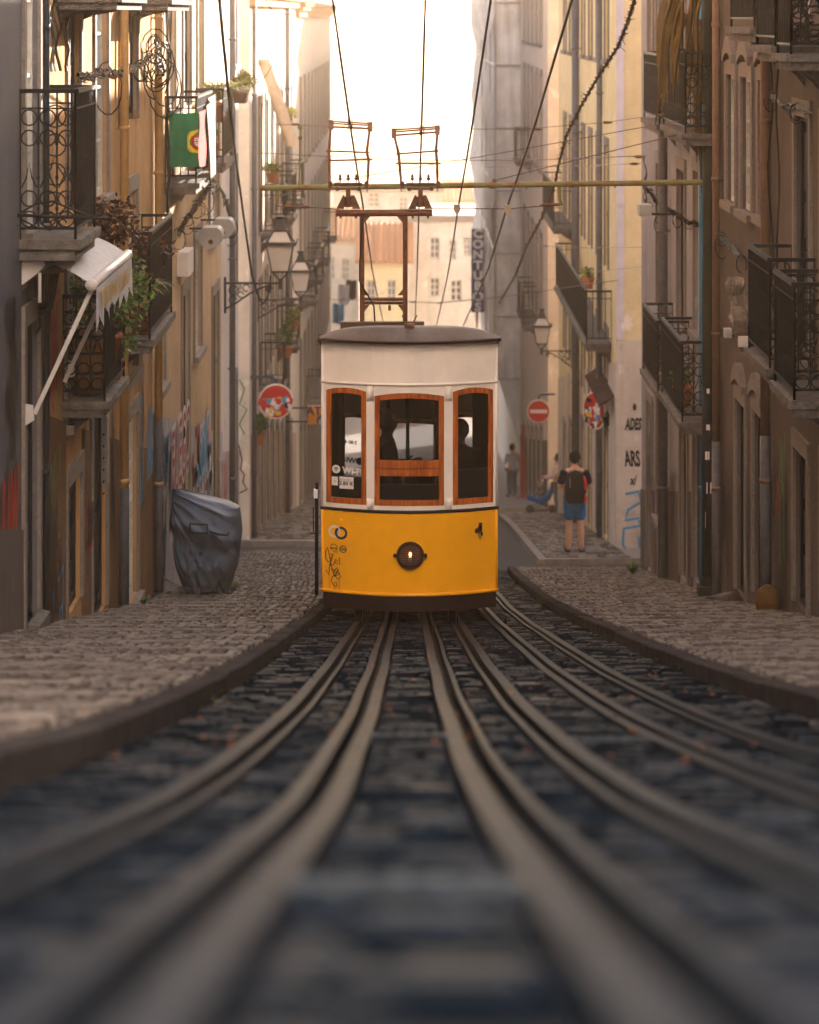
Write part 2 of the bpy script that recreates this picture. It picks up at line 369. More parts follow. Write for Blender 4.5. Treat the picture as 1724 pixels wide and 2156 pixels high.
def building(name,label,f,Y0,Y1,ztop,ops,m,depth=9,cat='building',group='houses lining the steep street',dado=None,roof=True):
    zb=min(G(Y0),G(Y1))-.6
    root=empty(name,(f.side*f.X,(Y0+Y1)/2,zb+.6),label,cat,group)
    wall_mb(f,Y0,Y1,zb,ztop,ops,depth).build('wall',m,root)
    for o in ops:
        st=o[4] if len(o)>4 else 'window'; opening(f,root,o,st,sur=None if (len(o)>5 and o[5]=='plain') else granite,frame=door_m if st=='door' else whitewood)
    if roof:
        mb=MB(); f.box(mb,-depth-.0,.22,Y0+.01,Y1-.01,ztop+.002,ztop+.14); f.box(mb,0,.12,Y0+.02,Y1-.02,ztop-.18,ztop-.0)
        n=int((Y1-Y0)/.22)
        for k in range(n):
            y=Y0+.11+.22*k; mb.tube([f.pt(y,.3,ztop+.17),f.pt(y,-depth/2,ztop+1.1)],.085,6)
        mb.build('roof',MATS['roof_tiles'],root)
    if dado:
        h,dm=dado; mb=MB(); hs=sorted([o for o in ops if o[2]<max(G(Y0),G(Y1))+h],key=lambda o:o[0]); cur=Y0
        segs=[]
        for o in hs: segs.append((cur,o[0]-.15)); cur=o[1]+.15
        segs.append((cur,Y1))
        for a,b in segs:
            if b-a<.12: continue
            mb=MB(); n=max(1,int((b-a)/.8))
            for k in range(n):
                p=a+(b-a)*k/n; q=a+(b-a)*(k+1)/n
                mb.hexa([f.pt(p,.0,zb),f.pt(q,.0,zb),f.pt(q,.0,G(q)+h),f.pt(p,.0,G(p)+h),f.pt(p,.02,zb),f.pt(q,.02,zb),f.pt(q,.02,G(q)+h),f.pt(p,.02,G(p)+h)])
            mb.build('plinth',dm,root)
    return root
mat('roof_tiles',(.42,.17,.08),.8,.4,14,island=.25)
# ================= GROUND, ROAD, PAVEMENTS =================
def strip(name, X0,X1, Ys, m, dz=0, label=None, fx=None):
    mb=MB(); vs=[]
    for y in Ys:
        a,b=(X0,X1) if fx is None else fx(y); vs += [(a,y,G(y)+dz),(b,y,G(y)+dz)]
    mb.add(vs,[(2*i,2*i+1,2*i+3,2*i+2) for i in range(len(Ys)-1)])
    return tag(mb.build(name,m),kind='structure')
def rng_(a,b,s): 
    n=max(1,int((b-a)/s)); return [a+(b-a)*i/n for i in range(n+1)]
earth=mat('compacted_earth_joints',(.02,.018,.018),.9,.5,20,.4,60,spec=.02)
asph=mat('dark_road_surface',(.035,.037,.045),.8,.35,3,.4,90,spec=.04)
sett=mat('wet_dark_basalt_setts',(.008,.012,.019),.4,.5,3,.6,45,spec=.009,wet=.55,island=.6)
calc=mat('worn_limestone_setts',(.115,.097,.088),.45,.35,2.2,.5,45,spec=.014,wet=.45,island=.25)
calcb=mat('worn_limestone_step_edge',(.17,.15,.145),.55,.3,5,.4,40,spec=.01,wet=.7,island=.12)
kerbm=mat('worn_kerb_granite',(.05,.045,.046),.6,.35,7,.4,60,spec=.0,island=.15)
gy=rng_(-80,-12,8)+rng_(-10,60,1.0)+rng_(62,180,4)+[200,260,400,900,3000]
mb=MB(); vs=[]
for y in gy:
    for x in (-700,-12,0,12,700): vs.append((x,y,G(y)-.12))
mb.add(vs,[(5*i+k,5*i+k+1,5*i+6+k,5*i+5+k) for i in range(len(gy)-1) for k in range(4)])
tag(mb.build('ground',earth),kind='structure')
KL,KR=-.93,1.65
strip('road_bed',KL-.05,KR+.05,rng_(-12,48.6,.5),earth,-.055)
def pave(mb, X0,X1,Y0,Y1,dx,dy,zf,rng,gap=.012,jz=.004,jx=.25,th=.045,bev=.012,clip=None,vary=True,cols=None):
    y=Y0; row=0; zc=lambda x,yy: zf(x,yy)
    while y<Y1:
        d=dy*rng.uniform(.85,1.15); x=X0-(rng.random()*dx if vary else 0); ci=0
        if cols: cr=[c_+rng.gauss(0,.005) for c_ in cols]; x=X0-.5
        while x<X1:
            if cols:
                if ci>=len(cr)-1: break
                a=max(cr[ci],X0)+gap/2; b=min(cr[ci+1],X1)-gap/2; ci+=1
            else: w=dx*rng.uniform(1-jx,1+jx); a=max(x,X0)+gap/2; b=min(x+w,X1)-gap/2; x+=w
            if b-a<.02: continue
            if clip and not clip((a+b)/2,y+d/2): continue
            c=y+gap/2; e=y+d-gap/2; z=jz*rng.gauss(0,1)*.7; tx=rng.gauss(0,.01); ty=rng.gauss(0,.012)
            mx,my=(a+b)/2,(c+e)/2
            j=lambda: rng.uniform(-.25,.25)*gap
            o=[(a+j(),c+j()),(b+j(),c+j()),(b+j(),e+j()),(a+j(),e+j())]
            bb=min(bev,(b-a)*.3,(e-c)*.3); i_=[(a+bb,c+bb),(b-bb,c+bb),(b-bb,e-bb),(a+bb,e-bb)]
            vs=[(p,q,zc(p,q)-th) for p,q in o]+[(p,q,zc(p,q)+z-.009) for p,q in o]+[(p,q,zc(p,q)+z+tx*(p-mx)+ty*(q-my)) for p,q in i_]
            mb.add(vs,[(0,1,5,4),(1,2,6,5),(2,3,7,6),(3,0,4,7),(4,5,9,8),(5,6,10,9),(6,7,11,10),(7,4,8,11),(8,9,10,11)])
        y+=d; row+=1
# rails: centre x, groove half width, strip widths left/right, kind
RAILS=[(-.476,.023,.056,.024,'outer running rail of the tram track, nearest the left kerb'),
       (-.205,.021,.044,.052,'cable slot rail with equal flat strips, second from the left kerb'),
       (.207,.024,.056,.026,'rail just right of the tram centre with a wide strip on its left'),
       (.462,.023,.026,.056,'running rail under the right wheel of the tram'),
       (.87,.02,.046,.046,'cable slot rail to the right of the tram, second from the right kerb'),
       (1.165,.02,.028,.056,'rail nearest the right kerb')]
railm=mat('worn_rail_steel',(.02,.025,.034),.35,.5,3,.3,40,0,spec=.0022)
for k,(xc,hw,wl,wr,lb) in enumerate(RAILS):
    mb=MB(); Ys=rng_(-6,9,.35)+rng_(9.8,48.4,.8)
    for a,b,lo,hi in ((xc-hw-wl,xc-hw,-.05,.008),(xc+hw,xc+hw+wr,-.05,.008),(xc-hw,xc+hw,-.07,-.06)):
        vs=[]
        for y in Ys: z=G(y); e=.003*math.sin(y*1.1+k); vs += [(a+e,y,z+lo),(b+e,y,z+lo),(b+e,y,z+hi),(a+e,y,z+hi)]
        n=len(Ys); mb.add(vs,[(4*i+q,4*i+(q+1)%4,4*i+4+(q+1)%4,4*i+4+q) for i in range(n-1) for q in range(4)])
    tag(mb.build('tram_rail',railm,smooth=False),'worn steel '+lb,'rail','rails running down the street')
mb=MB(); rg=random.Random(3)
xs=[KL+.01]+[v for r in RAILS for v in (r[0]-r[1]-r[2]-.006,r[0]+r[1]+r[3]+.006)]+[KR-.01]
for i in range(0,len(xs),2):
    pave(mb,xs[i],xs[i+1],-1.5,13,.14,.09,lambda x,y:G(y),rg,jz=.0035)
    pave(mb,xs[i],xs[i+1],13,48.4,.15,.14,lambda x,y:G(y),rg,jz=.005)
tag(mb.build('road',sett,origin=(0,0,0)),kind='structure')
# stepped pavements
STEP=1.42
def zwalk(y):
    k=math.floor(y/STEP)*STEP; return G(k)+.088+(G(y)-G(k))*.93
for side,X0,X1,Y1 in ((-1,-3.6,KL-.115,52.4),(1,KR+.115,4.3,47.6)):
    mb=MB(); rg=random.Random(5+side)
    strip('pavement_bed',X0,X1,rng_(-12,Y1+.3,.355),earth,.03)
    k=math.floor(6/STEP)
    def colset():
        q=[X0-.02]
        while q[-1]<X1+.05: q.append(q[-1]+.082*rg.uniform(.82,1.2))
        return q
    while k*STEP<Y1:
        a,b=k*STEP,min((k+1)*STEP,Y1); far=a>22
        pave(mb,X0,X1,a,b-.08,.082,.16 if not far else .2,lambda x,y:zwalk(y),rg,cols=colset(),gap=.017,jz=.004,jx=.18,th=.06,bev=.009)
        mb.cur=1; pave(mb,X0,X1,b-.076,b-.01,1.1,.08,lambda x,y:zwalk(min(y,b-.003))+.004,rg,gap=.008,jz=.002,jx=.3,th=.11,bev=.01,vary=True); mb.cur=0
        k+=1
    tag(mb.build('stepped_pavement',[calc,calcb],origin=(side*2.5,0,0)),kind='structure')
    # kerb of separate stones
    kb=MB(); x0=(KL-.115 if side<0 else KR); y=-3; 
    while y<Y1+.3:
        l=rg.uniform(.85,1.1); a,b=y+.004,min(y+l-.004,Y1+.3); y+=l
        n=4; ys=[a+(b-a)*q/n for q in range(n+1)]; vs=[]; e=rg.gauss(0,.003)
        for q in ys: z=G(q)+.09+e; vs += [(x0,q,z-.25),(x0+.115,q,z-.25),(x0+.115,q,z-.012),(x0+.103,q,z),(x0+.012,q,z),(x0,q,z-.012)]
        kb.add(vs,[(6*i+p,6*i+(p+1)%6,6*i+6+(p+1)%6,6*i+6+p) for i in range(n) for p in range(6)]+[(0,1,2,3,4,5),(6*n+5,6*n+4,6*n+3,6*n+2,6*n+1,6*n)])
    tag(kb.build('kerb',kerbm),kind='structure')
# cross street and the road beyond
strip('cross_street',-60,60,rng_(48.4,58,.8),asph,-.02)
strip('far_road',-1.0,2.26,rng_(57.9,175,2),asph,-.015)
strip('side_street',2.26,40,rng_(73.5,80.2,1),asph,-.03)
farpave=mat('pale_far_pavement',(.2,.175,.16),.8,.35,6,.5,30,spec=.05)
def farwalk(xk,xw,Y0,Y1,slant=0):
    mb=MB(); Ys=rng_(Y0,Y1,1.5); vs=[]
    for i,y in enumerate(Ys):
        yk=y+(slant if i==0 else 0); z=G(y)+.1; zk=G(yk)+.1
        vs += [(xk,yk,zk-.3),(xk,yk,zk),(xw,y,z),(xw,y,z-.3)]
    n=len(Ys); mb.add(vs,[(4*i+q,4*i+(q+1)%4,4*i+4+(q+1)%4,4*i+4+q) for i in range(n-1) for q in range(4)]+[(0,1,2,3)])
    tag(mb.build('far_pavement',farpave),kind='structure')
farwalk(2.26,9,51.0,73,-1.2)
mb=MB(); pave(mb,2.4,3.9,50.2,73,.16,.45,lambda x,y:G(y)+.125,random.Random(41),jz=.003,th=.03); pave(mb,-3.2,-1.15,57,100,.16,.45,lambda x,y:G(y)+.125,random.Random(42),jz=.003,th=.03); tag(mb.build('far_cobbles',calc,origin=(0,55,0)),kind='structure')
farwalk(2.26,9,80.4,150); farwalk(-1.0,-9,57.2,150,-1.0)
# iron drain grates between the rails
grm=mat('polished_grate_iron',(.035,.045,.06),.45,.4,20,.2,50,0,spec=.003)
def grate(x0,x1,Y,lb,n=9):
    r=empty('drain_grate',(0.5*(x0+x1),Y,G(Y)),lb,'drain grate','iron drain grates across the track')
    mb=MB(); sl=math.atan(.2)
    for k in range(n):
        a=x0+(x1-x0)*(k+.2)/n; b=x0+(x1-x0)*(k+.7)/n
        mb.hexa([(a,Y-.07,G(Y-.07)+.004),(b,Y-.07,G(Y-.07)+.004),(b,Y+.07,G(Y+.07)+.004),(a,Y+.07,G(Y+.07)+.004),(a+.006,Y-.06,G(Y-.06)+.013),(b-.006,Y-.06,G(Y-.06)+.013),(b-.006,Y+.06,G(Y+.06)+.013),(a+.006,Y+.06,G(Y+.06)+.013)])
    mb.build('grate_bars',grm,r)
    mb=MB(); 
    for y in (Y-.09,Y+.09): mb.hexa([(x0,y-.012,G(y)-.02),(x1,y-.012,G(y)-.02),(x1,y+.012,G(y)-.02),(x0,y+.012,G(y)-.02),(x0,y-.012,G(y-.012)+.01),(x1,y-.012,G(y-.012)+.01),(x1,y+.012,G(y+.012)+.01),(x0,y+.012,G(y+.012)+.01)])
    for x in (x0,x1): mb.hexa([(x-.01,Y-.1,G(Y-.1)-.02),(x+.01,Y-.1,G(Y-.1)-.02),(x+.01,Y+.1,G(Y+.1)-.02),(x-.01,Y+.1,G(Y+.1)-.02),(x-.01,Y-.1,G(Y-.1)+.008),(x+.01,Y-.1,G(Y-.1)+.008),(x+.01,Y+.1,G(Y+.1)+.008),(x-.01,Y+.1,G(Y+.1)+.008)])
    mb.build('grate_frame',grm,r)
grate(-.135,.115,3.25,'iron drain grate between the two middle rails, blurred close to the camera',5)
grate(-.135,.115,9.9,'iron drain grate between the two middle rails, halfway to the tram',6)
grate(-.135,.115,17.5,'small drain grate between the middle rails ahead of the tram',6)
grate(.54,.79,9.6,'drain grate in the wide gap right of the tram track, halfway up',6)
grate(.54,.79,17.0,'drain grate right of the tram track just ahead of the tram',8)
grate(1.26,1.62,21.5,'drain grate beside the right kerb ahead of the tram',8)
grate(-.9,-.56,23.5,'drain grate beside the left kerb in front of the tram skirt',10)
grate(1.26,1.62,29.5,'drain grate beside the right kerb level with the tram side',8)
# fallen leaves
lfm=mat('fallen_leaf',(.22,.07,.03),.7,.4,4,island=.5); mb=MB(); rg=random.Random(11)
for _ in range(230):
    y=rg.uniform(7.5,27); x=rg.uniform(-.9,1.6) if rg.random()<.75 else rg.choice([-2.8+rg.random(),2+rg.random()*1.5]); z=(G(y)+.02 if -.93<x<1.65 else zwalk(y)+.02); s=rg.uniform(.005,.016); t=rg.uniform(0,6.28)
    c,n=math.cos(t)*s,math.sin(t)*s
    mb.add([(x+c,y+n,z),(x-n*.6,y+c*.6,z+.006),(x-c,y-n,z),(x+n*.6,y-c*.6,z+.01)],[(0,1,2,3)])
tag(mb.build('fallen_leaves',lfm),'scattered dry leaves and litter on the rails and setts','leaves',kind='stuff')
mb=MB(); rg=random.Random(12)
for side in (-1,1):
    for _ in range(22):
        y=rg.uniform(12,46); x=(KL+.02 if side<0 else KR-.02); 
        for q in range(5): 
            a=rg.uniform(0,6.28); mb.add([(x+rg.uniform(-.03,.03),y,G(y)),(x+.02*math.cos(a),y+.02*math.sin(a),G(y)+rg.uniform(.01,.035)),(x+.01,y+.01,G(y))],[(0,1,2)])
tag(mb.build('kerb_weeds',mat('dull_weed',(.025,.03,.012),.8,.3,island=.4)),'thin weeds growing along both kerbs','weeds',kind='stuff')

# ================= LEFT HOUSES =================
FL=Fac(-1,3.15); FR=Fac(1,3.85); XL,XR=3.15,3.85
def SY(s): return F/s
def yl(px): return F*XL/(CX-px)
def yr(px): return F*XR/(px-CX)
grey_p=plaster('grey_white_render',(.1,.1,.115)); ochre=plaster('ochre_render',(.4,.23,.105),(.08,.055,.05),.5); ochre2=plaster('pale_ochre_render',(.44,.31,.19),(.25,.17,.12),.4)
pink=plaster('dirty_pink_render',(.105,.085,.08)); lilac=plaster('dirty_lilac_render',(.25,.23,.26)); yellow=plaster('yellow_render',(.66,.53,.31),(.35,.25,.14),.25)
cream=plaster('cream_render',(.6,.52,.44),(.3,.23,.18),.35); stone_d=plaster('tagged_grey_plinth',(.11,.09,.085),(.035,.03,.03),.65); offw=plaster('offwhite_render',(.55,.5,.45),(.25,.2,.17),.4)
ochp=mat('ochre_painted_pipe',(.42,.25,.1),.55,.2,10); greyp=mat('grey_painted_pipe',(.11,.11,.125),.55,.3,10); orp=mat('orange_painted_pipe',(.2,.12,.085),.55,.2,10)
def zz(py,px_wall=None,s=None): return -(py-YH)/s
# nearest left house (grey)
y0,y1=yl(41),yl(91); gy_=lambda y:G(y)+.12
y_e=yl(97)
ops=[(19.6,20.6,G(20)+.7,G(20)+2.4),
     (19.6,20.6,-.6,1.5,'shutter'),(yl(50),yl(79),-1.78,.75,'window'),(yl(50),yl(78),G(24)+.15,-2.55,'door'),(yl(52),yl(80),2.6,4.8)]
ops=[tuple(sorted(o[:2]))+tuple(o[2:]) for o in ops]
L1=building('grey_house','grey rendered house at the left edge with a retractable awning and black tags',FL,3,y_e,12.0,ops,grey_p,dado=(.9,stone_d))
s=259.; by=-(500-YH)/s
balcony(FL,L1,SY(260.6),SY(246.5)+.1,.47,-(500-YH)/258,1.2,.17)
graffiti(FL,L1,22.45,22.9,-3.45,-2.45,gblack,.05,3,4); graffiti(FL,L1,22.4,22.85,-4.1,-3.6,gblack,.045,8,3)
mb=MB(); rg=random.Random(4)
for k in range(9):
    a=22.38+k*.06; mb.ribbon([(a,-5.2+rg.random()*.5),(a+.05,-4.6-rg.random()*.3),(a+.02,-4.4+rg.random()*.3)],.05,lambda u,v:FL.pt(u,.009,v))
mb.build('graffiti',gred,L1)
def wall_text(f,bld,txt,Y,z,size,m,sx=1.0,sy=1.0,out=.012,bold=.02,slant=.15):
    mb=MB(); d=-f.side
    text_mb(mb,txt,size,lambda x,y:f.pt(Y+d*(x+slant*y)*sx,out,z+y*sy),bold); mb.build('graffiti',m,bld)
wall_text(FL,L1,'SUR',22.45,-2.42,.55,gblack,.62,.8); wall_text(FL,L1,'ASEN',22.45,-3.05,.5,gblack,.5,.95); wall_text(FL,L1,'RAW',22.42,-4.0,.8,gred,.5,1.1,bold=.05)
wall_text(FL,L1,'ROK',22.42,-4.95,.7,gred,.5,1.0,bold=.05)
mb=MB(); mb.ribbon([(22.1,-3.9),(22.2,-3.6),(22.4,-3.35),(22.7,-3.25),(22.9,-3.3)],.05,lambda u,v:FL.pt(u,.013,v)); mb.build('graffiti',gblack,L1)
# dark inner post beside the upper window
pipe(FL,L1,yl(85),G(25)+.2,8.8,.03,mat('dark_blue_pipe',(.02,.03,.045),.5,.2),.02)
# ochre house
o_=lambda a,b,z0,z1,st='door':(yl(a),yl(b),z0,z1,st)
ops=[o_(141,166,-1.85,.35),o_(198,224,-1.85,.35,'window'),o_(252,287,-1.2,.45),
     o_(139,166,-3.75,-1.9-.42,'window'),o_(139,168,G(26.5)+.15,-4.35),o_(192,222,G(29.5)+.15,-3.0,'door'),(yl(256),yl(286),-4.05-.0,-2.0),(yl(256),yl(287),G(32.5)+.15,-4.55),
     (yl(141),yl(166),2.1,4.3,'window'),(yl(198),yl(224),2.1,4.3,'window'),(yl(254),yl(287),2.1,4.3,'shutter')]
ops=[o for o in ops]
L2=building('ochre_house','ochre house on the left with thick ochre downpipes and a stone balcony of plants',FL,y_e+.003,yl(322),11,ops,ochre,dado=(1.9,plaster('tagged_ochre_plinth',(.15,.085,.045),(.04,.033,.04),.75)))
Yb=SY(195.4); balcony(FL,L2,Yb,SY(179),.37,-(713-YH)/195.,1.14,.16)
balcony(FL,L2,SY(232),SY(217),.40,-(845-YH)/232.,.95,.15)
balcony(FL,L2,SY(236),SY(216),.56,.16,1.1,.12,corb=.35); balcony(FL,L2,SY(195),SY(178),.56,.16,1.1,.12,corb=.35)
grp=mat('grey_painted_pipe_base',(.07,.075,.09),.6,.3,10)
pipe(FL,L2,yl(246),G(30.5)+.1,8,.05,ochp,.03,m2=grp,zs=G(30.5)+1.35); pipe(FL,L2,yl(320),G(34.5)+.1,8,.05,ochp,.03,m2=grp,zs=G(34.5)+2.2)
mb=MB(); FL.box(mb,.004,.07,yl(212),yl(216),-4.8,-4.0); L2b=mb.build('intercom_panel',mat('steel_panel',(.22,.22,.23),.4,.3,10,metal=.5),L2)
mb=MB()
for k in range(6): mb.lathe(FL.pt(yl(214),.035,-4.88+.0+k*.12-.0)+Vector((0,-.13,0)),[(.012,-.02),(.012,0)],8,'y')
mb.build('button',gblack,L2b)
for (a,b,z0,z1,m,sd,n) in ((100,128,-3.4,-2.5,gred,1,3),(100,128,-4.6,-3.9,ggreen,2,2),(100,132,-5.35,-4.75,gblack,3,4),(172,188,-4.4,-2.7,gblack,4,3),(172,190,-5.2,-4.6,gred,5,2),(228,236,-5.5,-3.6,gblack,6,3),(290,300,-5.6,-3.2,gblue,7,3),(288,299,-5.0,-3.7,gblack,9,4),(102,130,-5.6,-5.0,gblue,10,2)):
    graffiti(FL,L2,yl(a),yl(b),z0,z1,m,.045,sd,n,out=.027)
wall_text(FL,L2,'KOS',25.0,-4.6,.55,gblack,.55,1.1,.03); wall_text(FL,L2,'OX',25.1,-5.15,.5,gblack,.7,1.1,.031); wall_text(FL,L2,'BOM',25.0,-3.0,.8,gred,.5,1.2,.008,.05); wall_text(FL,L2,'EYE',24.9,-5.75,.5,gblue,.6,1,.032)
wall_text(FL,L2,'ZERO',28.0,-5.0,.45,gblack,.5,1.1,.03); wall_text(FL,L2,'NAD',34.3,-5.2,.7,gblue,.5,1.6,.03)
# third house: pale ochre with shutters, tagged white base
ops=[(yl(329),yl(340),-.35,1.6,'shutter'),(yl(352),yl(367),-1.25,.9,'shutter'),(yl(384),yl(400),-1.3,.7,'door'),(yl(414),yl(426),-1.3,.7,'shutter'),
     (yl(331),yl(344),-4.7,-2.95,'shutter'),(yl(382),yl(396),G(38.5)+.15,-3.9,'door'),(yl(408),yl(422),-5.0,-3.3,'shutter'),(yl(446),yl(458),G(45.5)+.15,-4.5,'door'),(yl(440),yl(458),-3.6,-1.9,'shutter')]
L3=building('pale_ochre_house','pale ochre house on the left with white shutters, flag balcony and tagged white base',FL,yl(322)+.003,yl(466),9,ops,ochre2,dado=(2.35,plaster('tagged_white_plinth',(.32,.3,.32),(.13,.11,.14),.5)))
B4=balcony(FL,L3,SY(163.5),SY(152),.42,-(385-YH)/163.5,1.1,.15,scroll=False); B5=balcony(FL,L3,SY(143),SY(136.),.42,-(343-YH)/143.,1.08,.15,scroll=False)
rg=random.Random(9)
for a,b,m,n in ((325,345,gred,5),(326,350,gblue,3),(325,352,gwhite,5),(352,374,gred,4),(350,376,gblue,4),(400,440,gred,5),(402,440,gblue,3),(428,444,gblack,3),(459,465,gred,2),(362,378,gwhite,4)):
    zz0=G(yl(a))+rg.uniform(.5,1.0); graffiti(FL,L3,yl(a),yl(b),zz0,zz0+rg.uniform(.9,1.5),m,rg.uniform(.1,.2),rg.randint(0,999),n,out=.028)
for k,(a,b,lo,hi,m,w,n) in enumerate(((324,346,.3,1.4,gwhite,.3,3),(330,350,1.2,2.1,gblue,.22,4),(323,340,1.3,2.2,gred,.16,4),(353,380,.9,1.9,gwhite,.3,4),(356,381,1.0,1.8,gred,.16,5),(398,445,.8,2.0,gwhite,.3,5),(400,444,1.0,1.9,gred,.2,5),(402,440,1.5,2.2,gblue,.2,3),(326,344,.2,.9,gblue,.16,2))):
    graffiti(FL,L3,yl(a),yl(b),G(yl(a))+lo,G(yl(b))+hi,m,w,300+k,n,out=.026+.0012*k)
# corner house before the cross street
ops=[(yl(488),yl(497),-4.9,-2.7,'window'),(yl(488),yl(497),-.9,1.2),(yl(486),yl(497),G(49)+.15,-6.6,'door')]
L4=building('white_corner_house','narrow white corner house before the cross street on the left',FL,yl(466)+.003,52.5,5.2,ops,offw,dado=(2.0,plaster('tagged_pink_plinth',(.36,.3,.29),(.25,.12,.12),.5)))
pipe(FL,L4,yl(479),G(49)+.15,5,.055,greyp,.03)
graffiti(FL,L4,yl(468),yl(475),G(47)+.6,G(47)+1.7,gred,.07,77,2,out=.028)
wall_text(FL,L3,'FUEGO',38.9,-6.0,1.3,gwhite,.75,1.0,.034,.08); wall_text(FL,L3,'FUEGO',38.9,-6.0,1.3,gred,.75,1.0,.038,.0); wall_text(FL,L3,'SOK',43.2,-6.7,1.3,gwhite,.7,1,.034,.08); wall_text(FL,L3,'SOK',43.2,-6.7,1.3,gblue,.7,1,.038,.01)
# ================= RIGHT HOUSES =================
dk=plaster('brown_render',(.3,.21,.15),(.1,.08,.07),.6)  # brown render with darker stains
A='arch'
ops=[(yr(1725),yr(1702),G(27)+1.2,-1.1,'shutter'),(yr(1684),yr(1657),-3.55+.2,-1.05,'door')]
ops=[(7,8.1,G(7.5)+.15,G(7.5)+2.6,'door'),(11,12.1,G(11.5)+.15,G(11.5)+2.6,'shutter'),(15,16.1,G(15.5)+.15,G(15.5)+2.6,'door'),(18.5,19.5,G(19)+.15,G(19)+2.6,'door'),(22,23,-3.6,-1.3,'door'),(22,23,G(22.5)+.15,G(22.5)+2.3,'door'),
     (25.5,26.5,-3.5,-1.05,'door'),(27.35,28.35,-3.3,-1.0,'door'),(yr(1620),yr(1600),-2.2,-.72,'window',A),(yr(1584),yr(1563),-2.25,-.72,'window',A),(yr(1550),yr(1532),-2.25,-.72,'window',A),
     (25.6,26.5,G(26)+.15,-4.2,'door'),(27.5,28.4,G(28)+.15,-4.3,'door'),(30.9,31.8,G(31.3)+.15,-4.4,'door',A),(32.6,33.5,G(33)+.15,-4.5,'door',A),
     (25.5,26.4,.0,1.9,'shutter'),(27.2,28.1,.0,1.9,'shutter'),(29,29.9,.15,2,'window'),(32,32.9,.15,2)]
R1=building('pink_house','dirty pink rendered house at the right edge with arched stone windows and a carved figure',FR,3,yr(1515),4,ops,pink,dado=(1.5,stone_d),depth=9)
for s0,s1,z,h in ((235,226.5,-.36,1.0),(225.5,214,-.30,1.0),(212.5,198,-.13,1.0)): balcony(FR,R1,SY(s0),SY(s1),.45,z,h,.15)
balcony(FR,R1,SY(237),SY(225),.45,-(843-YH)/237.,1.03,.16); balcony(FR,R1,SY(222),SY(209),.45,-(776-YH)/222.,1.03,.16)
pipe(FR,R1,yr(1628),G(30)+.1,3.8,.055,orp,.03,m2=greyp,zs=G(30)+1.9); pipe(FR,R1,yr(1521),G(35)+.1,3.8,.05,orp,.03,m2=greyp,zs=G(35)+2.0)
for k,(a,b,z0,z1,m) in enumerate(((29.0,29.7,-6.6,-5.0,gblack),(29.0,29.6,-5.6,-4.3,ggreen),(31.95,32.4,-6.4,-5.2,gblack),(34,34.9,-6.9,-5.8,gblack),(34,34.9,-6.3,-5.5,gblack),(29.1,29.8,-5.2,-4.8,gred))): graffiti(FR,R1,a,b,z0,z1,m,.035,40+k,4,out=.027)
ops=[(yr(1478),yr(1463),-3.9-.35,-2.1,'window'),(yr(1443),yr(1428),-4.45,-2.2,'door'),(yr(1398),yr(1384),-4.5,-2.3,'door'),
     (yr(1478),yr(1463),-1.5,.6,'door'),(yr(1444),yr(1428),-1.65,.6,'door'),(yr(1398),yr(1384),-1.35,.8,'window'),(yr(1376),yr(1366),-1.4,.8,'window'),
     (yr(1478),yr(1462),G(38)+.15,-5.3,'door'),(yr(1448),yr(1434),G(40)+.15,-5.4,'door'),(yr(1394),yr(1384),G(43.5)+.9,-5.9,'window'),(yr(1374),yr(1364),G(46)+.15,-6.2,'door')]
R2=building('lilac_house','lilac grey house on the right behind the dark pole with two pairs of iron balconies',FR,yr(1515)+.003,47.3,3,ops,lilac,dado=(1.4,stone_d))
for s0,s1,z,h in ((168,155.5,-(889-YH)/168.,1.0),(153,144.,-(818-YH)/152.,.95),(170,156.5,-(282-YH)/170.,1.0),(154,144.5,-(262-YH)/154.,.95)): balcony(FR,R2,SY(s0),SY(s1),.45,z,h,.15)
pipe(FR,R2,yr(1410),G(42)+.1,2.8,.075,greyp,.03); pipe(FR,R2,yr(1484),G(37)+.1,2.8,.03,gblue,.02)
for k,(a,b,z0,z1,m) in enumerate(((38.6,39.4,-7.5,-6.6,gblack),(41,41.8,-7.6,-6.7,gblack),(45,46,-7.9,-7,gblack))): graffiti(FR,R2,a,b,z0,z1,m,.05,60+k,4,out=.027)
# ================= BEYOND THE CROSS STREET =================
def grid(f,Y0,Y1,pitch,w,rows,off=.7,st='window'):
    o=[]; n=int((Y1-Y0-.6)/pitch)
    st_=(Y1-Y0-n*pitch)/2
    for k in range(n):
        a=Y0+st_+pitch*k+(pitch-w)/2
        for (lo,hi,s_) in rows:
            if hi is None: o.append((a,a+w,G(a+w/2)+.15,G(a+w/2)+2.35,s_))
            else: o.append((a,a+w,lo,hi,s_))
    return o
f5=Fac(-1,3.2); 
L5=building('cream_far_house','cream house with a tiled eave beyond the cross street on the left',f5,57,80,.35,grid(f5,58.5,79,2.6,1.05,((-4.7,-1.9,'door'),(-8.0,-5.8,'door'),(0,None,'door'))),cream,dado=(2.2,plaster('brown_stained_plinth',(.42,.31,.24),(.2,.13,.09),.6)))
for y,z in ((61.2,-4.75),(66.4,-4.75),(71.6,-4.75),(61.2,-8.05),(69,-8.05)): balcony(f5,L5,y,y+1.7,.5,z,1.0,.16,scroll=False)
pipe(f5,L5,72.5,G(72.5)+.1,.2,.07,greyp,.03); pipe(f5,L5,57.3,G(57.3)+.1,.2,.05,greyp,.03)
f6=Fac(-1,3.2)
L6=building('peach_far_house','peach house furthest down the left side of the street',f6,80.01,116,.1,grid(f6,81,115,3.2,1.1,((-4.4,-2,'window'),(-8.2,-5.6,'door'),(-12.2,-9.8,'door'),(0,None,'door'))),offw)
for y,z in ((82.2,-8.25),(88.6,-8.25),(95,-8.25),(88.6,-12.25),(98.2,-12.25),(104.6,-8.25)): balcony(f6,L6,y,y+1.7,.5,z,1.0,.16,scroll=False)
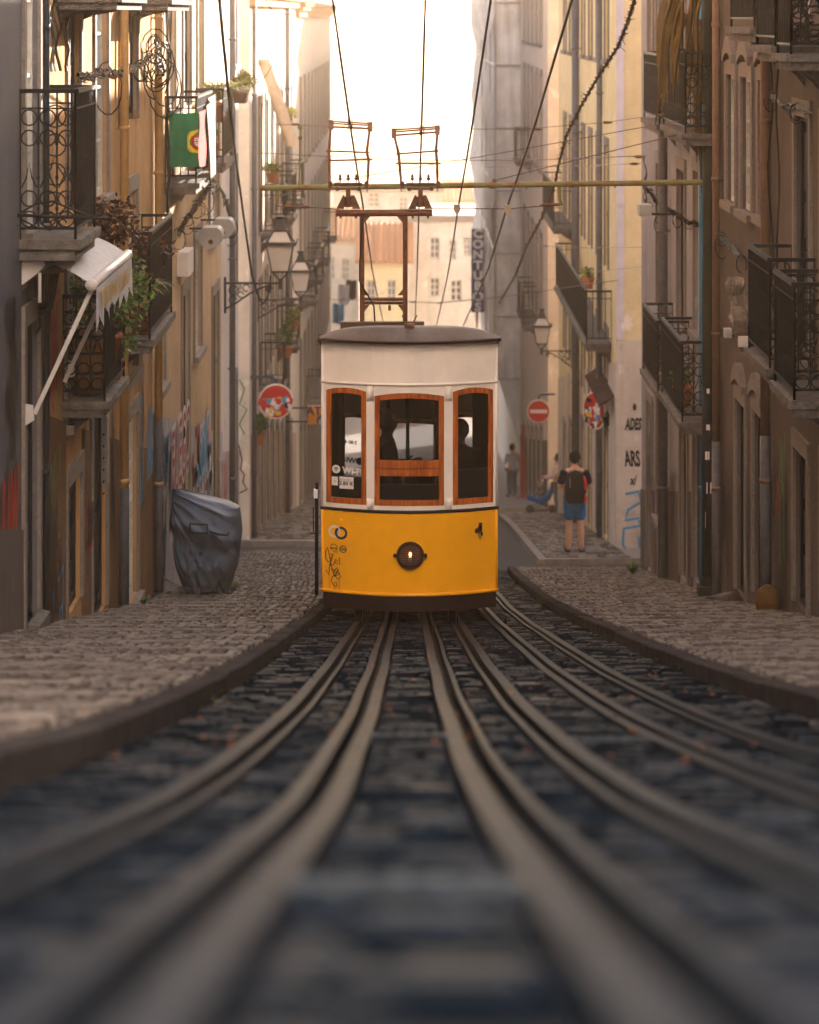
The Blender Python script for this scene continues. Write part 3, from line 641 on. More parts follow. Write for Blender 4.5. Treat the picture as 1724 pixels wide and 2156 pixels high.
# tagged wall face of L5 towards us
mb=MB(); fc=lambda u,v:Vector((u,56.985,v)); rg=random.Random(21)
mb.ribbon([(-3.42,-8.6),(-3.35,-8.9),(-3.38,-9.1),(-3.3,-9.2),(-3.33,-9.35),(-3.25,-9.5),(-3.45,-9.6)],.03,fc); mb.build('graffiti',gblack,L5)
mb=MB(); mb.ribbon([(-3.4,-7.3),(-3.3,-7.5),(-3.4,-7.8),(-3.25,-7.9),(-3.4,-8.2),(-3.3,-8.4)],.03,fc); mb.build('graffiti',ggreen,L5)
f7=Fac(1,3.9)
ops=grid(f7,54.5,73,2.5,.95,((-5.0,-2.6,'door'),(-8.4,-6.3,'door'),(-.9,1.2,'window')))+grid(f7,54.5,73,2.5,.95,((0,None,'door'),))
R3=building('yellow_corner_house','bright yellow corner house beyond the cross street on the right',f7,53.5,74.5,2.2,ops,yellow,dado=(3.6,plaster('pale_stained_plinth',(.5,.43,.37),(.25,.2,.17),.5)))
bs=balcony(f7,R3,55.0,66.5,.5,-6.35,1.0,.16,scroll=False); balcony(f7,R3,67.5,73,.5,-5.05,1.0,.16,scroll=False)
pipe(f7,R3,64.9,G(65)+.1,2.0,.09,greyp,.03); pipe(f7,R3,57.2,G(57)+.1,2.0,.06,greyp,.03)
# lilac quoin and tags on the yellow gable that faces us
mb=MB(); mb.box(3.9-.02,4.02,53.46,53.5,-6.1,2.2); mb.build('quoin',plaster('pale_lilac_quoin',(.55,.5,.55)),R3)
mb=MB(); mb.box(3.88,9,53.47,53.5,G(53.5)-.3,-6.12); mb.build('gable_base',MATS['pale_stained_plinth'],R3)
fg=lambda u,v:Vector((u,53.46,v))
mb=MB(); text_mb(mb,'ADES',.2,lambda x,y:fg(4.2+x*.62+y*.12,-7.7+y*1.5),.008); mb.build('graffiti',gblack,R3); mb=MB(); text_mb(mb,'ARS',.24,lambda x,y:fg(4.18+x*.7-y*.15,-8.35+y*1.7),.008); mb.build('graffiti',gblack,R3); mb=MB(); text_mb(mb,'x/',.2,lambda x,y:fg(4.2+x*.7+y*.1,-8.75+y*1.2),.006); mb.build('graffiti',gblack,R3); mb=MB(); text_mb(mb,'e',.2,lambda x,y:fg(4.22+x*.7,-7.35+y*1.2),.006); mb.build('graffiti',gblack,R3)
mb=MB(); mb.ribbon([(4.05,-9.0),(4.3,-8.95),(4.34,-9.15),(4.1,-9.3),(4.05,-9.5),(4.3,-9.45),(4.32,-9.6),(4.02,-9.65),(4.0,-9.95),(4.1,-10.1),(4.32,-10.05),(4.3,-9.8)],.05,fg); mb.build('graffiti',gblue,R3)
R4=building('peach_mid_house','peach house with wide shutters on the right past the second side street',Fac(1,3.9),80.3,100,.8,grid(f7,81,99.5,3.0,1.2,((-4.6,-1.8,'shutter'),(-9.2,-6.6,'door'),(-.9,1.4,'shutter'),(0,None,'door'))),plaster('peach_render',(.56,.45,.37),(.3,.2,.14),.3),dado=(2,stone_d))
for y,z in ((85,-9.3),(88,-9.3),(91,-4.7)): balcony(f7,R4,y,y+2.0,.5,z,1.0,.16,scroll=False)
# house wrapped in scaffold net
R5=building('netted_house','tall house wrapped in pale grey scaffold netting at the far end on the right',Fac(1,3.95),100.02,138,4.5,grid(f7,101,137,3.5,1.1,((-5,-3,'window'),(-9.5,-7,'window'))),offw)
net=mat('grey_scaffold_net',(.62,.58,.55),.9,.35,1.2,.2,10)
mb=MB(); vs=[]; ny,nz=26,16; rg=random.Random(31)
for i in range(ny+1):
    for j in range(nz+1):
        y=100.2+36*i/ny; z=-13.2+17*j/nz+(.0 if j else 1.2*math.sin(i*.5)); vs.append((3.05+.1*math.sin(j*1.9)+.12*math.sin(i*.9+j)+rg.uniform(-.04,.04),y,z))
mb.add(vs,[(i*(nz+1)+j,i*(nz+1)+j+1,(i+1)*(nz+1)+j+1,(i+1)*(nz+1)+j) for i in range(ny) for j in range(nz)])
vs=[]
for i in range(9):
    for j in range(nz+1):
        x=3.05+.85*i/8; lo=-15.0+ (1-i/8)*2.6 if j==0 else 0; z=-13.2+17*j/nz if j else -12.6-2.6*(i/8); vs.append((x,100.1+.08*math.sin(i*1.7+j),z))
mb.add(vs,[(i*(nz+1)+j,i*(nz+1)+j+1,(i+1)*(nz+1)+j+1,(i+1)*(nz+1)+j) for i in range(8) for j in range(nz)])
mb.build('scaffold_net',net,R5,True)
mb=MB()
for z in (-12.8,-10.6,-8.4,-6.2,-4,-1.8,.4,2.6): mb.tube([(3.0,100.0,z),(3.0,137,z)],.03,5); mb.tube([(3.0,100.0,z),(3.9,100.0,z)],.03,5)
for y in (100.0,106,112,118): mb.tube([(3.0,y,G(y) if y>101 else -15.4),(3.0,y,4.2)],.03,5)
mb.build('scaffold_pole',mat('galvanised_tube',(.3,.3,.3),.5,.2,metal=.5),R5)
# buildings closing the view
def block(name,label,x0,x1,Y0,Y1,ztop,m,wins,gable=0,rx=None):
    zb=G(Y0)-1; r=empty(name,((x0+x1)/2,(Y0+Y1)/2,zb+1),label,'building','buildings closing the far end of the street')
    mb=MB(); xs=sorted(set([x0,x1]+[w[0] for w in wins]+[w[1] for w in wins])); zs=sorted(set([zb,ztop]+[w[2] for w in wins]+[w[3] for w in wins]))
    for i in range(len(xs)-1):
        for j in range(len(zs)-1):
            mx,mz=(xs[i]+xs[i+1])/2,(zs[j]+zs[j+1])/2
            if any(w[0]<mx<w[1] and w[2]<mz<w[3] for w in wins): continue
            mb.add([(xs[i],Y0,zs[j]),(xs[i+1],Y0,zs[j]),(xs[i+1],Y0,zs[j+1]),(xs[i],Y0,zs[j+1])],[(0,1,2,3)])
    for w in wins:
        for p,q in (((w[0],w[2]),(w[0],w[3])),((w[1],w[2]),(w[1],w[3])),((w[0],w[3]),(w[1],w[3])),((w[0],w[2]),(w[1],w[2]))):
            mb.add([(p[0],Y0,p[1]),(q[0],Y0,q[1]),(q[0],Y0+.3,q[1]),(p[0],Y0+.3,p[1])],[(0,1,2,3)])
    mb.add([(x0,Y0,zb),(x0,Y1,zb),(x0,Y1,ztop),(x0,Y0,ztop)],[(0,1,2,3)]); mb.add([(x1,Y0,zb),(x1,Y1,zb),(x1,Y1,ztop),(x1,Y0,ztop)],[(0,1,2,3)]); mb.add([(x0,Y1,zb),(x1,Y1,zb),(x1,Y1,ztop),(x0,Y1,ztop)],[(0,1,2,3)])
    if gable==0: mb.add([(x0,Y0,ztop),(x1,Y0,ztop),(x1,Y1,ztop),(x0,Y1,ztop)],[(0,1,2,3)])
    mb.build('wall',m,r)
    if gable:
        rb=MB(); n=int((x1-x0+.6)/.28); a=x0-.3
        rb.hexa([(a,Y0-.35,ztop-.05),(x1+.3,Y0-.35,ztop-.05),(x1+.3,Y0+4,ztop+gable),(a,Y0+4,ztop+gable),(a,Y0-.35,ztop+.08),(x1+.3,Y0-.35,ztop+.08),(x1+.3,Y0+4,ztop+gable+.12),(a,Y0+4,ztop+gable+.12)])
        for k in range(n): x=a+.14+.28*k; rb.tube([(x,Y0-.4,ztop+.08),(x,Y0+4,ztop+gable+.13)],.09,5)
        rb.build('roof',MATS['roof_tiles'],r)
    else:
        rb=MB(); rb.box(x0-.15,x1+.15,Y0-.18,Y0-.003,ztop-.3,ztop+.05); rb.build('cornice',granite,r)
    for w in wins:
        fb=MB(); t=.08; y=Y0+.2
        fb.box(w[0],w[0]+t,y,y+.06,w[2],w[3]); fb.box(w[1]-t,w[1],y,y+.06,w[2],w[3]); mx=(w[0]+w[1])/2; fb.box(mx-.05,mx+.05,y,y+.06,w[2],w[3])
        n=3
        for k in range(n+1):
            z=w[2]+(w[3]-w[2]-t)*k/n; fb.box(w[0]+t,w[1]-t,y+.005,y+.055,z,z+t)
        o=fb.build('window',whitewood,r); pb=MB(); pb.box(w[0]+.02,w[1]-.02,y+.07,y+.08,w[2]+.02,w[3]-.02); pb.build('pane',pane_m,o)
    return r
def wx(px,Y): return (px-CX)*Y/F
def wins_px(Y,lst): return [(wx(a,Y),wx(b,Y),zof(d,Y),zof(c,Y)) for a,b,c,d in lst]
block('white_end_house','white house far behind the tram roof frame with small windows',wx(862,150),wx(1042,150),150,160,zof(455,150),offw,wins_px(150,[(905,925,500,545),(945,960,505,548),(905,925,585,625),(948,972,590,635),(975,990,500,540)]))
block('yellow_end_house','yellow house with a tiled roof seen through the tram roof frame',wx(760,146),wx(858,146),146,156,zof(552,146),yellow,wins_px(146,[(772,790,590,640),(815,833,590,640)]),1.6)
block('cream_end_house','cream house left of the tram roof frame at the end of the street',wx(672,156),wx(757,156),156,166,zof(505,156),cream,wins_px(156,[(690,705,540,590),(720,735,545,590)]),1.4)
block('tall_end_house','tall pale house highest at the end of the street with a six pane window',wx(700,185),wx(930,185),185,196,zof(395,185),cream,wins_px(185,[(775,799,405,437),(840,858,415,445)]))
block('hill_house','pale hillside house behind the others to the right of the tall one',wx(925,200),wx(1100,200),200,210,zof(425,200),plaster('sand_render',(.6,.45,.3),(.4,.3,.2),.2),wins_px(200,[(950,965,440,475),(985,1000,440,475),(1015,1030,440,475)]),1.2)
# ================= TRAM =================
TY=28.3; TG=-6.05; SL=.182; HW=.885; LEN=6.3
creamp=mat('cream_tram_paint',(.88,.77,.7),.38,.1,3,.04,200,spec=.35); yelp=mat('yellow_tram_paint',(.98,.43,.002),.28,.12,2.2,.03,150,spec=.4)
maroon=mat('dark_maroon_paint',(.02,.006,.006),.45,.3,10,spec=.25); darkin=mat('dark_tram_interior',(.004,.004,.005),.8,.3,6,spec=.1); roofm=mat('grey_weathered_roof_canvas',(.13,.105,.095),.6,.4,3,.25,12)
redwood=wood('varnished_red_wood',(.22,.042,.006),(.56,.145,.02),.32); hotrust=mat('reddish_brown_frame_paint',(.17,.07,.04),.5,.4,14,.2,60)
trgl=glass('clear_tram_glass',(.93,.93,.93)); trgl.node_tree.nodes['Fresnel'].inputs[0].default_value=1.2; redwoodv=redwood
tram=empty('tram',(0,TY,TG),'yellow and cream funicular tram with wood framed windows coming up the middle track','tram')
def yf(x): return .27*(min(abs(x),HW)/HW)**2
def T(x,y,z): return Vector((x,TY+y,TG+z-SL*max(0,y-yf(x)-.05)))
def TF(x,z,out=0): return T(x,yf(x)-out,z)       # front skin
def u(px): return (px-862.5)/212
def tz(py): return 6.05-(py-30)/212
def fpanel(mb,x0,x1,zb,zt,th=.03,out=0,n=14,back=False):
    zb_=zb if callable(zb) else (lambda x:zb); zt_=zt if callable(zt) else (lambda x:zt); q=[]
    fn=(lambda x,o,z:T(x,LEN-yf(x)+.27+ (o),z)) if back else (lambda x,o,z:TF(x,z,o))
    for k in range(n+1):
        x=x0+(x1-x0)*k/n; q+=[fn(x,out,zb_(x)),fn(x,out,zt_(x)),fn(x,out-th,zt_(x)),fn(x,out-th,zb_(x))]
    mb.add(q,[(4*k+a,4*k+(a+1)%4,4*k+4+(a+1)%4,4*k+4+a) for k in range(n) for a in range(4)]+[(0,1,2,3),(4*n+3,4*n+2,4*n+1,4*n)])
def ftube(mb,x0,x1,z,r,out=0,n=20): mb.tube([TF(x0+(x1-x0)*k/n,z(x0+(x1-x0)*k/n) if callable(z) else z,out) for k in range(n+1)],r,6)
WN=[(u(685.6),u(771.6)),(u(788.5),u(935.3)),(u(954),u(1040))]
def arch(i):
    a,b=WN[i]; m=(a+b)/2; h=(b-a)/2; base=tz([827,835,827][i]); rise=.035
    return lambda x: base+rise*(1-((x-m)/h)**2) + (0 if i==1 else (.0))
zsill=1.163
for back in (False,True):
    mb=MB()
    fpanel(mb,-HW,HW,2.371,2.80,back=back)
    fpanel(mb,-HW,HW,1.107,zsill,out=.004,back=back)
    e=[-HW,WN[0][0],WN[0][1],WN[1][0],WN[1][1],WN[2][0],WN[2][1],HW]
    for k in (0,2,4,6): fpanel(mb,e[k],e[k+1],zsill,2.371,out=.004,n=3,back=back)
    for i,(a,b) in enumerate(WN): fpanel(mb,a,b,arch(i),2.371,back=back)
    o=mb.build('front_wall' if not back else 'rear_wall',creamp,tram,True)
    o.data.polygons.foreach_set('use_smooth',[False]*len(o.data.polygons))
    if not back:
        d=MB(); ftube(d,-HW,HW,2.371,.014,.01)
        for k in (2,4):   # riveted plates on the pillars
            xm=(e[k]+e[k+1])/2
            for z0,z1 in ((2.2,2.36),(1.12,1.23)):
                fpanel(d,xm-.034,xm+.034,z0,z1,.004,.01,2)
                for a in (-.02,.02):
                    for b in (.25,.75): d.lathe(TF(xm+a,z0+(z1-z0)*b,.014),[(.006,0),(.004,-.004)],8,'y')
        for sx in (-1,1):
            x=sx*(HW-.012); d.tube([TF(x,1.1,.006),TF(x,2.8,.006)],.012,6)
            for z in (1.15,1.22,2.2,2.28,2.34): d.lathe(TF(sx*(HW-.03),z,.01),[(.006,0),(.004,-.005)],8,'y')
        d.build('moulding',creamp,o,True)
    mb=MB(); fpanel(mb,-HW,HW,.267,1.107,.04,.0,back=back)
    yo=mb.build('yellow_panel',yelp,tram,True); yo.data.polygons.foreach_set('use_smooth',[False]*len(yo.data.polygons))
    if not back:
        d=MB(); ftube(d,-HW,HW,.285,.018,.012)
        for sx in (-1,1): d.tube([TF(sx*(HW-.012),.28,.008),TF(sx*(HW-.012),1.09,.008)],.013,6)
        for px,py in ((764,1053+0),(764,1092),(833,1060+0),(832,1097)): pass
        for zx,zy in ((265,1195),(415,1208),(265,1273),(412,1287)):
            px=(1240+zx*.464)/1.9; py=(1500+zy*.464)/1.9; d.lathe(TF(u(px),tz(py),.012),[(.001,-.006),(.011,-.003),(.014,.012)],10,'y')
        for k in range(13): x=-.8+1.6*k/12; d.lathe(TF(x,.285,.03),[(.004,-.004),(.006,.004)],6,'y')
        d.build('beading',yelp,yo,True)
        d=MB(); ftube(d,-HW-.004,HW+.004,1.107,.017,.006); d.build('maroon_trim',maroon,yo,True)
mb=MB(); fpanel(mb,-HW+.02,HW-.02,.115,.262,.05,-.012,back=False); mb.build('skirt',maroon,tram)
# wood sashes and glass
for i,(a,b) in enumerate(WN):
    for back in (False,True):
        s_=MB(); w=.052; ar=arch(i); kw=dict(th=.035,out=.001,back=back)
        fpanel(s_,a+.002,a+w,zsill+.002,lambda x:ar(x)-.002,n=2,**kw); fpanel(s_,b-w,b-.002,zsill+.002,lambda x:ar(x)-.002,n=2,**kw)
        fpanel(s_,a+w,b-w,zsill+.002,zsill+.058,n=8,**kw); fpanel(s_,a+w,b-w,lambda x:ar(x)-.055,lambda x:ar(x)-.002,n=8,**kw)
        if i==1:
            fpanel(s_,a+w,b-w,tz(1003),tz(988),n=8,**kw); fpanel(s_,a+w,b-w,tz(986.5),tz(970),n=8,**kw)
        so=s_.build('window_sash',redwood,tram)
        g=MB(); fpanel(g,a+w-.004,b-w+.004,zsill+.05,lambda x:ar(x)-.05,.002,-.015,8,back); g.build('pane',trgl,so)
        if i==1 and not back: 
            g=MB(); g.tube([TF(a+w+.01,tz(1030),-.05),TF(a+w+.035,tz(1050),-.05),TF(a+w+.03,tz(1010),-.06)],.006,5); 
# sides
for sx in (-1,1):
    y0,y1=.27,LEN
    def sbox(mb,ya,yb,za,zb,t=.03,o=0):
        x=sx*(HW+o); x2=sx*(HW+o-t)
        mb.hexa([T(x2,ya,za),T(x,ya,za),T(x,yb,za),T(x2,yb,za),T(x2,ya,zb),T(x,ya,zb),T(x,yb,zb),T(x2,yb,zb)])
    mb=MB(); sbox(mb,y0+.03,y1,.267,1.107); mb.build('side_panel',yelp,tram)
    mb=MB(); sbox(mb,y0+.03,y1,1.107,1.17,o=.003); sbox(mb,y0+.03,y1,2.3,2.8,o=.001)
    n=7
    for k in range(n+1):
        y=y0+.06+(y1-y0-.12)*k/n; sbox(mb,y-.05,y+.05,1.17,2.3,o=.002)
    sw=mb.build('side_wall',creamp,tram)
    g=MB(); sbox(g,y0+.06,y1-.03,1.15,2.32,.004,-.012); g.build('side_pane',glass('tinted_side_glass',(.12,.12,.13)),sw)  # dark tint added to the unseen side panes to keep daylight out
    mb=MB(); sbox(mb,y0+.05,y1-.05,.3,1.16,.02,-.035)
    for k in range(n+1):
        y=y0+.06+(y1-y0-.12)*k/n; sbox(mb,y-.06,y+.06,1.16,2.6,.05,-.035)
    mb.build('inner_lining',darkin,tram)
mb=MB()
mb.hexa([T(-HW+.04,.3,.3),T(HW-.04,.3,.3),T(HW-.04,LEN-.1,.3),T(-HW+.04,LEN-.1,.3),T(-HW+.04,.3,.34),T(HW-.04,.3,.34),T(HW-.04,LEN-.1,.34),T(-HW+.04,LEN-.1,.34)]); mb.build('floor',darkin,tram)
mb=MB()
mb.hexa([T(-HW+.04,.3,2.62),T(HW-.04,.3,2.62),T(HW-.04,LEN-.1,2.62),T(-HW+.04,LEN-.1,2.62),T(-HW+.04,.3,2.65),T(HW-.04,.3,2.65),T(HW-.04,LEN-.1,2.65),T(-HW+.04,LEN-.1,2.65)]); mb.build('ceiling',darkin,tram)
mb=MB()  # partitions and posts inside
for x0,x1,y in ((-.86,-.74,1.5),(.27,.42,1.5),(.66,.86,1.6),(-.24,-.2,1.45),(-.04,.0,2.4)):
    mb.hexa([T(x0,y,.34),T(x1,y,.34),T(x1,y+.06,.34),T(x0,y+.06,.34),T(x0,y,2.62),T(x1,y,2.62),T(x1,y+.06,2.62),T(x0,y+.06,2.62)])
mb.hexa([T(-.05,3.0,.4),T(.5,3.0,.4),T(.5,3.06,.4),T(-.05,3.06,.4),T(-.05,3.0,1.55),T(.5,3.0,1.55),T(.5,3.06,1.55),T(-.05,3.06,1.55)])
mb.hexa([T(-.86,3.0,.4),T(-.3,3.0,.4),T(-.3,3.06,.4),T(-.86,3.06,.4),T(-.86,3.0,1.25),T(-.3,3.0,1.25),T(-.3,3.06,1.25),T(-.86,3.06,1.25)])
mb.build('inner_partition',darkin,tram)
mb=MB()
for x0,x1,z1 in ((-.83,-.42,1.42),(-.4,.38,1.36),(.42,.83,1.5)):
    mb.hexa([T(x0,.33,.34),T(x1,.33,.34),T(x1,.62,.34),T(x0,.62,.34),T(x0,.36,z1),T(x1,.36,z1),T(x1,.6,z1+.02),T(x0,.6,z1+.02)])
mb.ring(T(-.36,.5,1.35),.16,.012,'y',20,20,120)
mb.build('driver_desk',mat('black_driver_desk',(.006,.007,.01),.5,.3,8,spec=.15),tram)
# roof
def roofz(x): return .165*max(0,1-abs(x/(HW+.02))**3.2)**.8
mb=MB(); nx,ny=28,30; vs=[]; RW=HW+.016
for j in range(ny+1):
    y=-.12+(LEN+.4)*(j/ny)
    for i in range(nx+1):
        x=RW*(-1+2*i/nx); 
        yy=y
        fr=min(1,max(0,(y-(-.12))/.55)); bk=min(1,max(0,(LEN+.28-y)/.55)); e=min(fr,bk); prof=(1-(1-e)**2.4)
        c=yf(x)*(1-min(1,j/4)) ; vs.append(T(x,yy+c,2.80+.012+roofz(x)*prof))
mb.add(vs,[(j*(nx+1)+i,j*(nx+1)+i+1,(j+1)*(nx+1)+i+1,(j+1)*(nx+1)+i) for j in range(ny) for i in range(nx)])
rf=mb.build('roof',roofm,tram,True)
mb=MB(); pts=[T(RW*math.sin(math.radians(a))*1.0,-.10+yf(RW*math.sin(math.radians(a))),2.80) for a in range(-90,91,6)]
mb.tube(pts+[T(RW,.4,2.80),T(RW,LEN+.2,2.80)],.02,6); mb.tube([T(-RW,.17,2.8),T(-RW,LEN+.2,2.8)],.02,6); mb.build('roof_rim',maroon,rf,True)
# coupling post on the roof edge
mb=MB(); c=T(0,-.02,2.93)
mb.box(-.05,.05,c.y,c.y+.05,c.z-.0,c.z+.045)
mb.tube([c+Vector((-.02,.02,.03)),c+Vector((-.075,.02,.13))],.007,6); mb.tube([c+Vector((.02,.02,.03)),c+Vector((.075,.02,.13))],.007,6); mb.build('roof_hook',rust,rf)
# tower
PY=29.25
def Q(px,py,dy=0): return P(px,py,PY+dy)
mb=MB(); a,b=Q(717,676),Q(893,692); mb.box(a.x,b.x,PY-.1,PY+.0,b.z-.12,a.z); mb.build('roof_board',mat('dark_brown_board',(.09,.05,.035),.6,.3,12),rf)
mb=MB()
for px in (762,853): mb.tube([Q(px,690),Q(px,444)],.026,10)
mb.tube([Q(707,449),Q(910,448)],.036,10); mb.tube([Q(762,630),Q(853,630)],.018,8); mb.tube([Q(766,638,.05),Q(850,638,.05)],.016,8)
for px,py,dx,dy in ((766,455,14,16),(849,455,-14,16),(766,622,12,-14),(849,622,-12,-14),(766,642,12,16),(849,642,-12,16)):
    p=[Q(px,py,-.01),Q(px+dx,py,-.01),Q(px,py+dy,-.01)]; mb.prism(p,(0,.02,0))
for px in (762,853): mb.tube([Q(px,650,.8),Q(px,520,.05)],.012,6)
tw=mb.build('mast_frame',hotrust,tram)
mb=MB(); mb.tube([Q(764,452,-.04),Q(757,560,-.05),Q(757,592,-.05),Q(768,612,-.05),Q(778,628,-.06),Q(787,645,-.05),Q(790,690,-.02)],.009,6)
mb.tube([Q(712,470+0,-.0)+Vector((0,0,.1)),Q(757,452,-.04)],.004,4); mb.build('supply_cable',cable_m,tw)
for side,cx,pts in (('a',733,dict(tl=(697,263),tr=(779,267),ml=(692,318),mr=(772,321),nl=(693,338),nr=(776,336),bl=(694,396),br=(773,397))),
                    ('b',885,dict(tl=(829,281),tr=(921,274),ml=(839,324),mr=(918,318),nl=(841,344),nr=(920,344),bl=(845,396),br=(921,395)))):
    mb=MB()
    mb.box(Q(cx-27,0).x,Q(cx+25,0).x,PY-.05,PY+.05,Q(0,458).z,Q(0,438).z+0) if False else None
    for dx in (-17,17): mb.prism([Q(cx+dx-8,440,-.06),Q(cx+dx+8,440,-.06),Q(cx+dx*.6+2,412,-.06),Q(cx+dx*.5-3,412,-.06)],(0,.12,0))
    mb.lathe(Q(cx,425),[(.02,-.055),(.05,-.05),(.052,.045),(.04,.055)],12); 
    for k in range(4): mb.lathe(Q(cx,434-6*k),[(.058,-.006),(.058,.006)],12)
    mb.box(Q(cx-5,0).x,Q(cx+5,0).x,PY-.03,PY+.03,Q(0,415).z,Q(0,398).z)
    for dx in (-16,16): mb.tube([Q(cx+dx,452),Q(cx+dx,460)],.014,6)
    io=mb.build('insulator_mount',rust,tw)
    mb=MB(); mb.bar(Q(cx-28,398),Q(cx+28,398),.03,.02); mb.tube([Q(cx-30,388),Q(cx+30,388)],.017,8); mb.tube([Q(cx-38,389),Q(cx+38,389)],.009,6)
    for dx in (-17,0,17):
        mb.tube([Q(cx+dx,388),Q(cx+dx,379)],.005,5); mb.lathe(Q(cx+dx,374),[(.01,-.03),(.022,-.018),(.022,-.004),(.01,.0),(.016,.012),(.008,.035)],8)
    for dx in (-38,38): mb.box(Q(cx+dx-4,0).x,Q(cx+dx+4,0).x,PY-.03,PY+.03,Q(0,396).z,Q(0,382).z)
    for dx in (-23,23): mb.tube([Q(cx+dx,402),Q(cx+dx,394)],.02,6)
    mb.build('collector_base',rust,tw)
    mb=MB()
    q={k:Q(*v) for k,v in pts.items()}
    for l,m_,n_,t in (('bl','nl','ml','tl'),('br','nr','mr','tr')):
        mb.tube([q[l],q[n_ if False else m_],q[n_],q[t]],[.014,.018,.017,.013],6)
        mb.tube([q[m_]+Vector((0,.05,0)),q[n_]+Vector((.012 if l=='bl' else -.012,.05,0)),q[t]+Vector((0,.05,0))],.006,5)
    def over(a,b,e,r,dy=0,dz=0):
        d=(b-a); d=d/d.length*e; mb.tube([a-d+Vector((0,dy,dz)),b+d+Vector((0,dy,dz))],r,6)
    over(q['ml'],q['mr'],.03,.011); over(q['nl'],q['nr'],.04,.012); over(q['tl'],q['tr'],.02,.012,0,-.02)
    over(q['tl'],q['tr'],.02,.010,0,.035); over(q['tl'],q['tr'],.02,.010,.05,.012)
    for e in ('tl','tr'): mb.box(q[e].x-.025,q[e].x+.025,PY-.03,PY+.08,q[e].z-.05,q[e].z+.05)
    wxp=737 if side=='a' else 888; wz=(q['tl'].z+q['tr'].z)/2+.03
    for dx in (-.02,.0,.02): mb.lathe(Vector((Q(wxp,0).x+dx,PY,wz-.01)),[(.055 if dx else .04,-.006),(.055 if dx else .04,.006)],10,'x')
    for e in ('bl','br'): mb.box(q[e].x-.008,q[e].x+.008,PY-.02,PY+.04,q[e].z-.04,q[e].z+.11)
    mb.build('current_collector',mat('rusty_rose_rods',(.3,.15,.11),.5,.4,20,metal=.3),tram)
mb=MB(); mb.box(Q(817,0).x,Q(823,0).x,PY-.005,PY+.005,Q(0,654).z,Q(0,643).z); mb.tube([Q(820,643),Q(820,636)],.003,4); mb.build('tag_plate',rust,tw)
# headlight
hc=TF(u(864),tz(1169),.0); mb=MB(); r=.137
mb.lathe(hc,[(r,.02),(r,-.03),(r*.93,-.05),(r*.8,-.05),(r*.78,-.0)],28,'y')
for sx in (-1,1): mb.lathe(hc+Vector((sx*.152,-.02,0)),[(.018,-.015),(.018,.03)],8,'y')
for k in range(8): a=math.pi*k/4+.3; mb.lathe(hc+Vector((.118*math.cos(a),-.052,.118*math.sin(a))),[(.007,-.004),(.007,.004)],6,'y')
hl=mb.build('headlight',maroon,tram)
mb=MB(); mb.lathe(hc,[(.105,-.004),(.03,-.002)],24,'y'); mb.build('reflector',mat('headlight_reflector',(.3,.14,.1),.3,.3,20,metal=.6),hl)
mb=MB()
for k in range(-4,5):
    d=.023*k; h=math.sqrt(max(0,.104**2-d*d))
    mb.bar(hc+Vector((d,-.036,-h)),hc+Vector((d,-.036,h)),.0035); mb.bar(hc+Vector((-h,-.036,d)),hc+Vector((h,-.036,d)),.0035)
mb.build('grille',iron,hl)
mb=MB(); mb.lathe(hc+Vector((0,-.015,.012)),[(.003,-.022),(.011,-.01),(.012,.004),(.006,.018),(.002,.02)],10); mb.build('bulb',mat('lit_warm_bulb',(1,.6,.3),.3,0,emis=(1,.45,.15),estr=2.2),hl)
mb=MB(); mb.lathe(hc+Vector((0,-.016,-.035)),[(.016,-.025),(.018,.018)],10); mb.build('bulb_socket',mat('ivory_socket',(.5,.4,.33),.4,.1),hl)
# coupling plug
mb=MB(); c=TF(u(1011),tz(1120),.0)
mb.tube([c+Vector((-.035,.0,-.02)),c+Vector((0,-.04,-.0)),c+Vector((.008,-.045,.05))],[.028,.026,.018],8); mb.lathe(c+Vector((.008,-.045,.055)),[(.019,0),(.019,.012)],10); 
mb.tube([c+Vector((0,-.05,-.02)),c+Vector((-.012,-.05,-.06)),c+Vector((.004,-.05,-.1)),c+Vector((.014,-.05,-.06)),c+Vector((.01,-.05,-.02))],.004,5); mb.box(c.x+.012,c.x+.03,c.y-.06,c.y-.04,c.z-.055,c.z-.02)
mb.build('coupling_plug',maroon,tram)
# logos
navy=mat('navy_logo',(.01,.025,.1),.4,.05); whl=mat('white_logo',(.75,.68,.66),.4,.05); blk=mat('black_logo',(.02,.02,.022),.5,.05)
fr=lambda x,z:TF(x,z,.0035); fr2=lambda x,z:TF(x,z,.005)
def lp(zx,zy): return u((1240+zx*.464)/1.9),tz((1500+zy*.464)/1.9)
x,z=lp(208,1381); mb=MB(); disc2(mb,x,z,.062,fr,36,.041); mb.build('ring_logo',whl,tram)
x,z=lp(266,1387); mb=MB(); disc2(mb,x,z,.064,fr2,36,.041,125,465); mb.build('ring_logo',navy,tram)
mb=MB(); x,z=lp(203,1519); disc2(mb,x,z,.037,fr,30,.031,-50,230); disc2(mb,x,z,.037,fr,30,.031,255,300); text_mb(mb,'apcer',.03,lambda a,b:fr(x+a,z-.004+b),.001)
for k in range(3): text_mb(mb,'ISO 9001',.011,lambda a,b:fr(x+.022+a,z-.03-.011*k+b))
x2,z2=lp(283,1526); disc2(mb,x2,z2,.037,fr,30,.029); text_mb(mb,'IQNet',.022,lambda a,b:fr(x2+a,z2+b),.001); mb.add([fr(x2-.028,z2-.012),fr(x2+.028,z2-.012),fr(x2+.028,z2-.016),fr(x2-.028,z2-.016)],[(0,1,2,3)]); mb.add([fr(x2-.028,z2+.012),fr(x2+.028,z2+.012),fr(x2+.028,z2+.016),fr(x2-.028,z2+.016)],[(0,1,2,3)])
mb.build('certification_mark',blk,tram)
mb=MB()
def gl(pts,w): mb.ribbon([lp(*p) for p in pts],w,fr2)
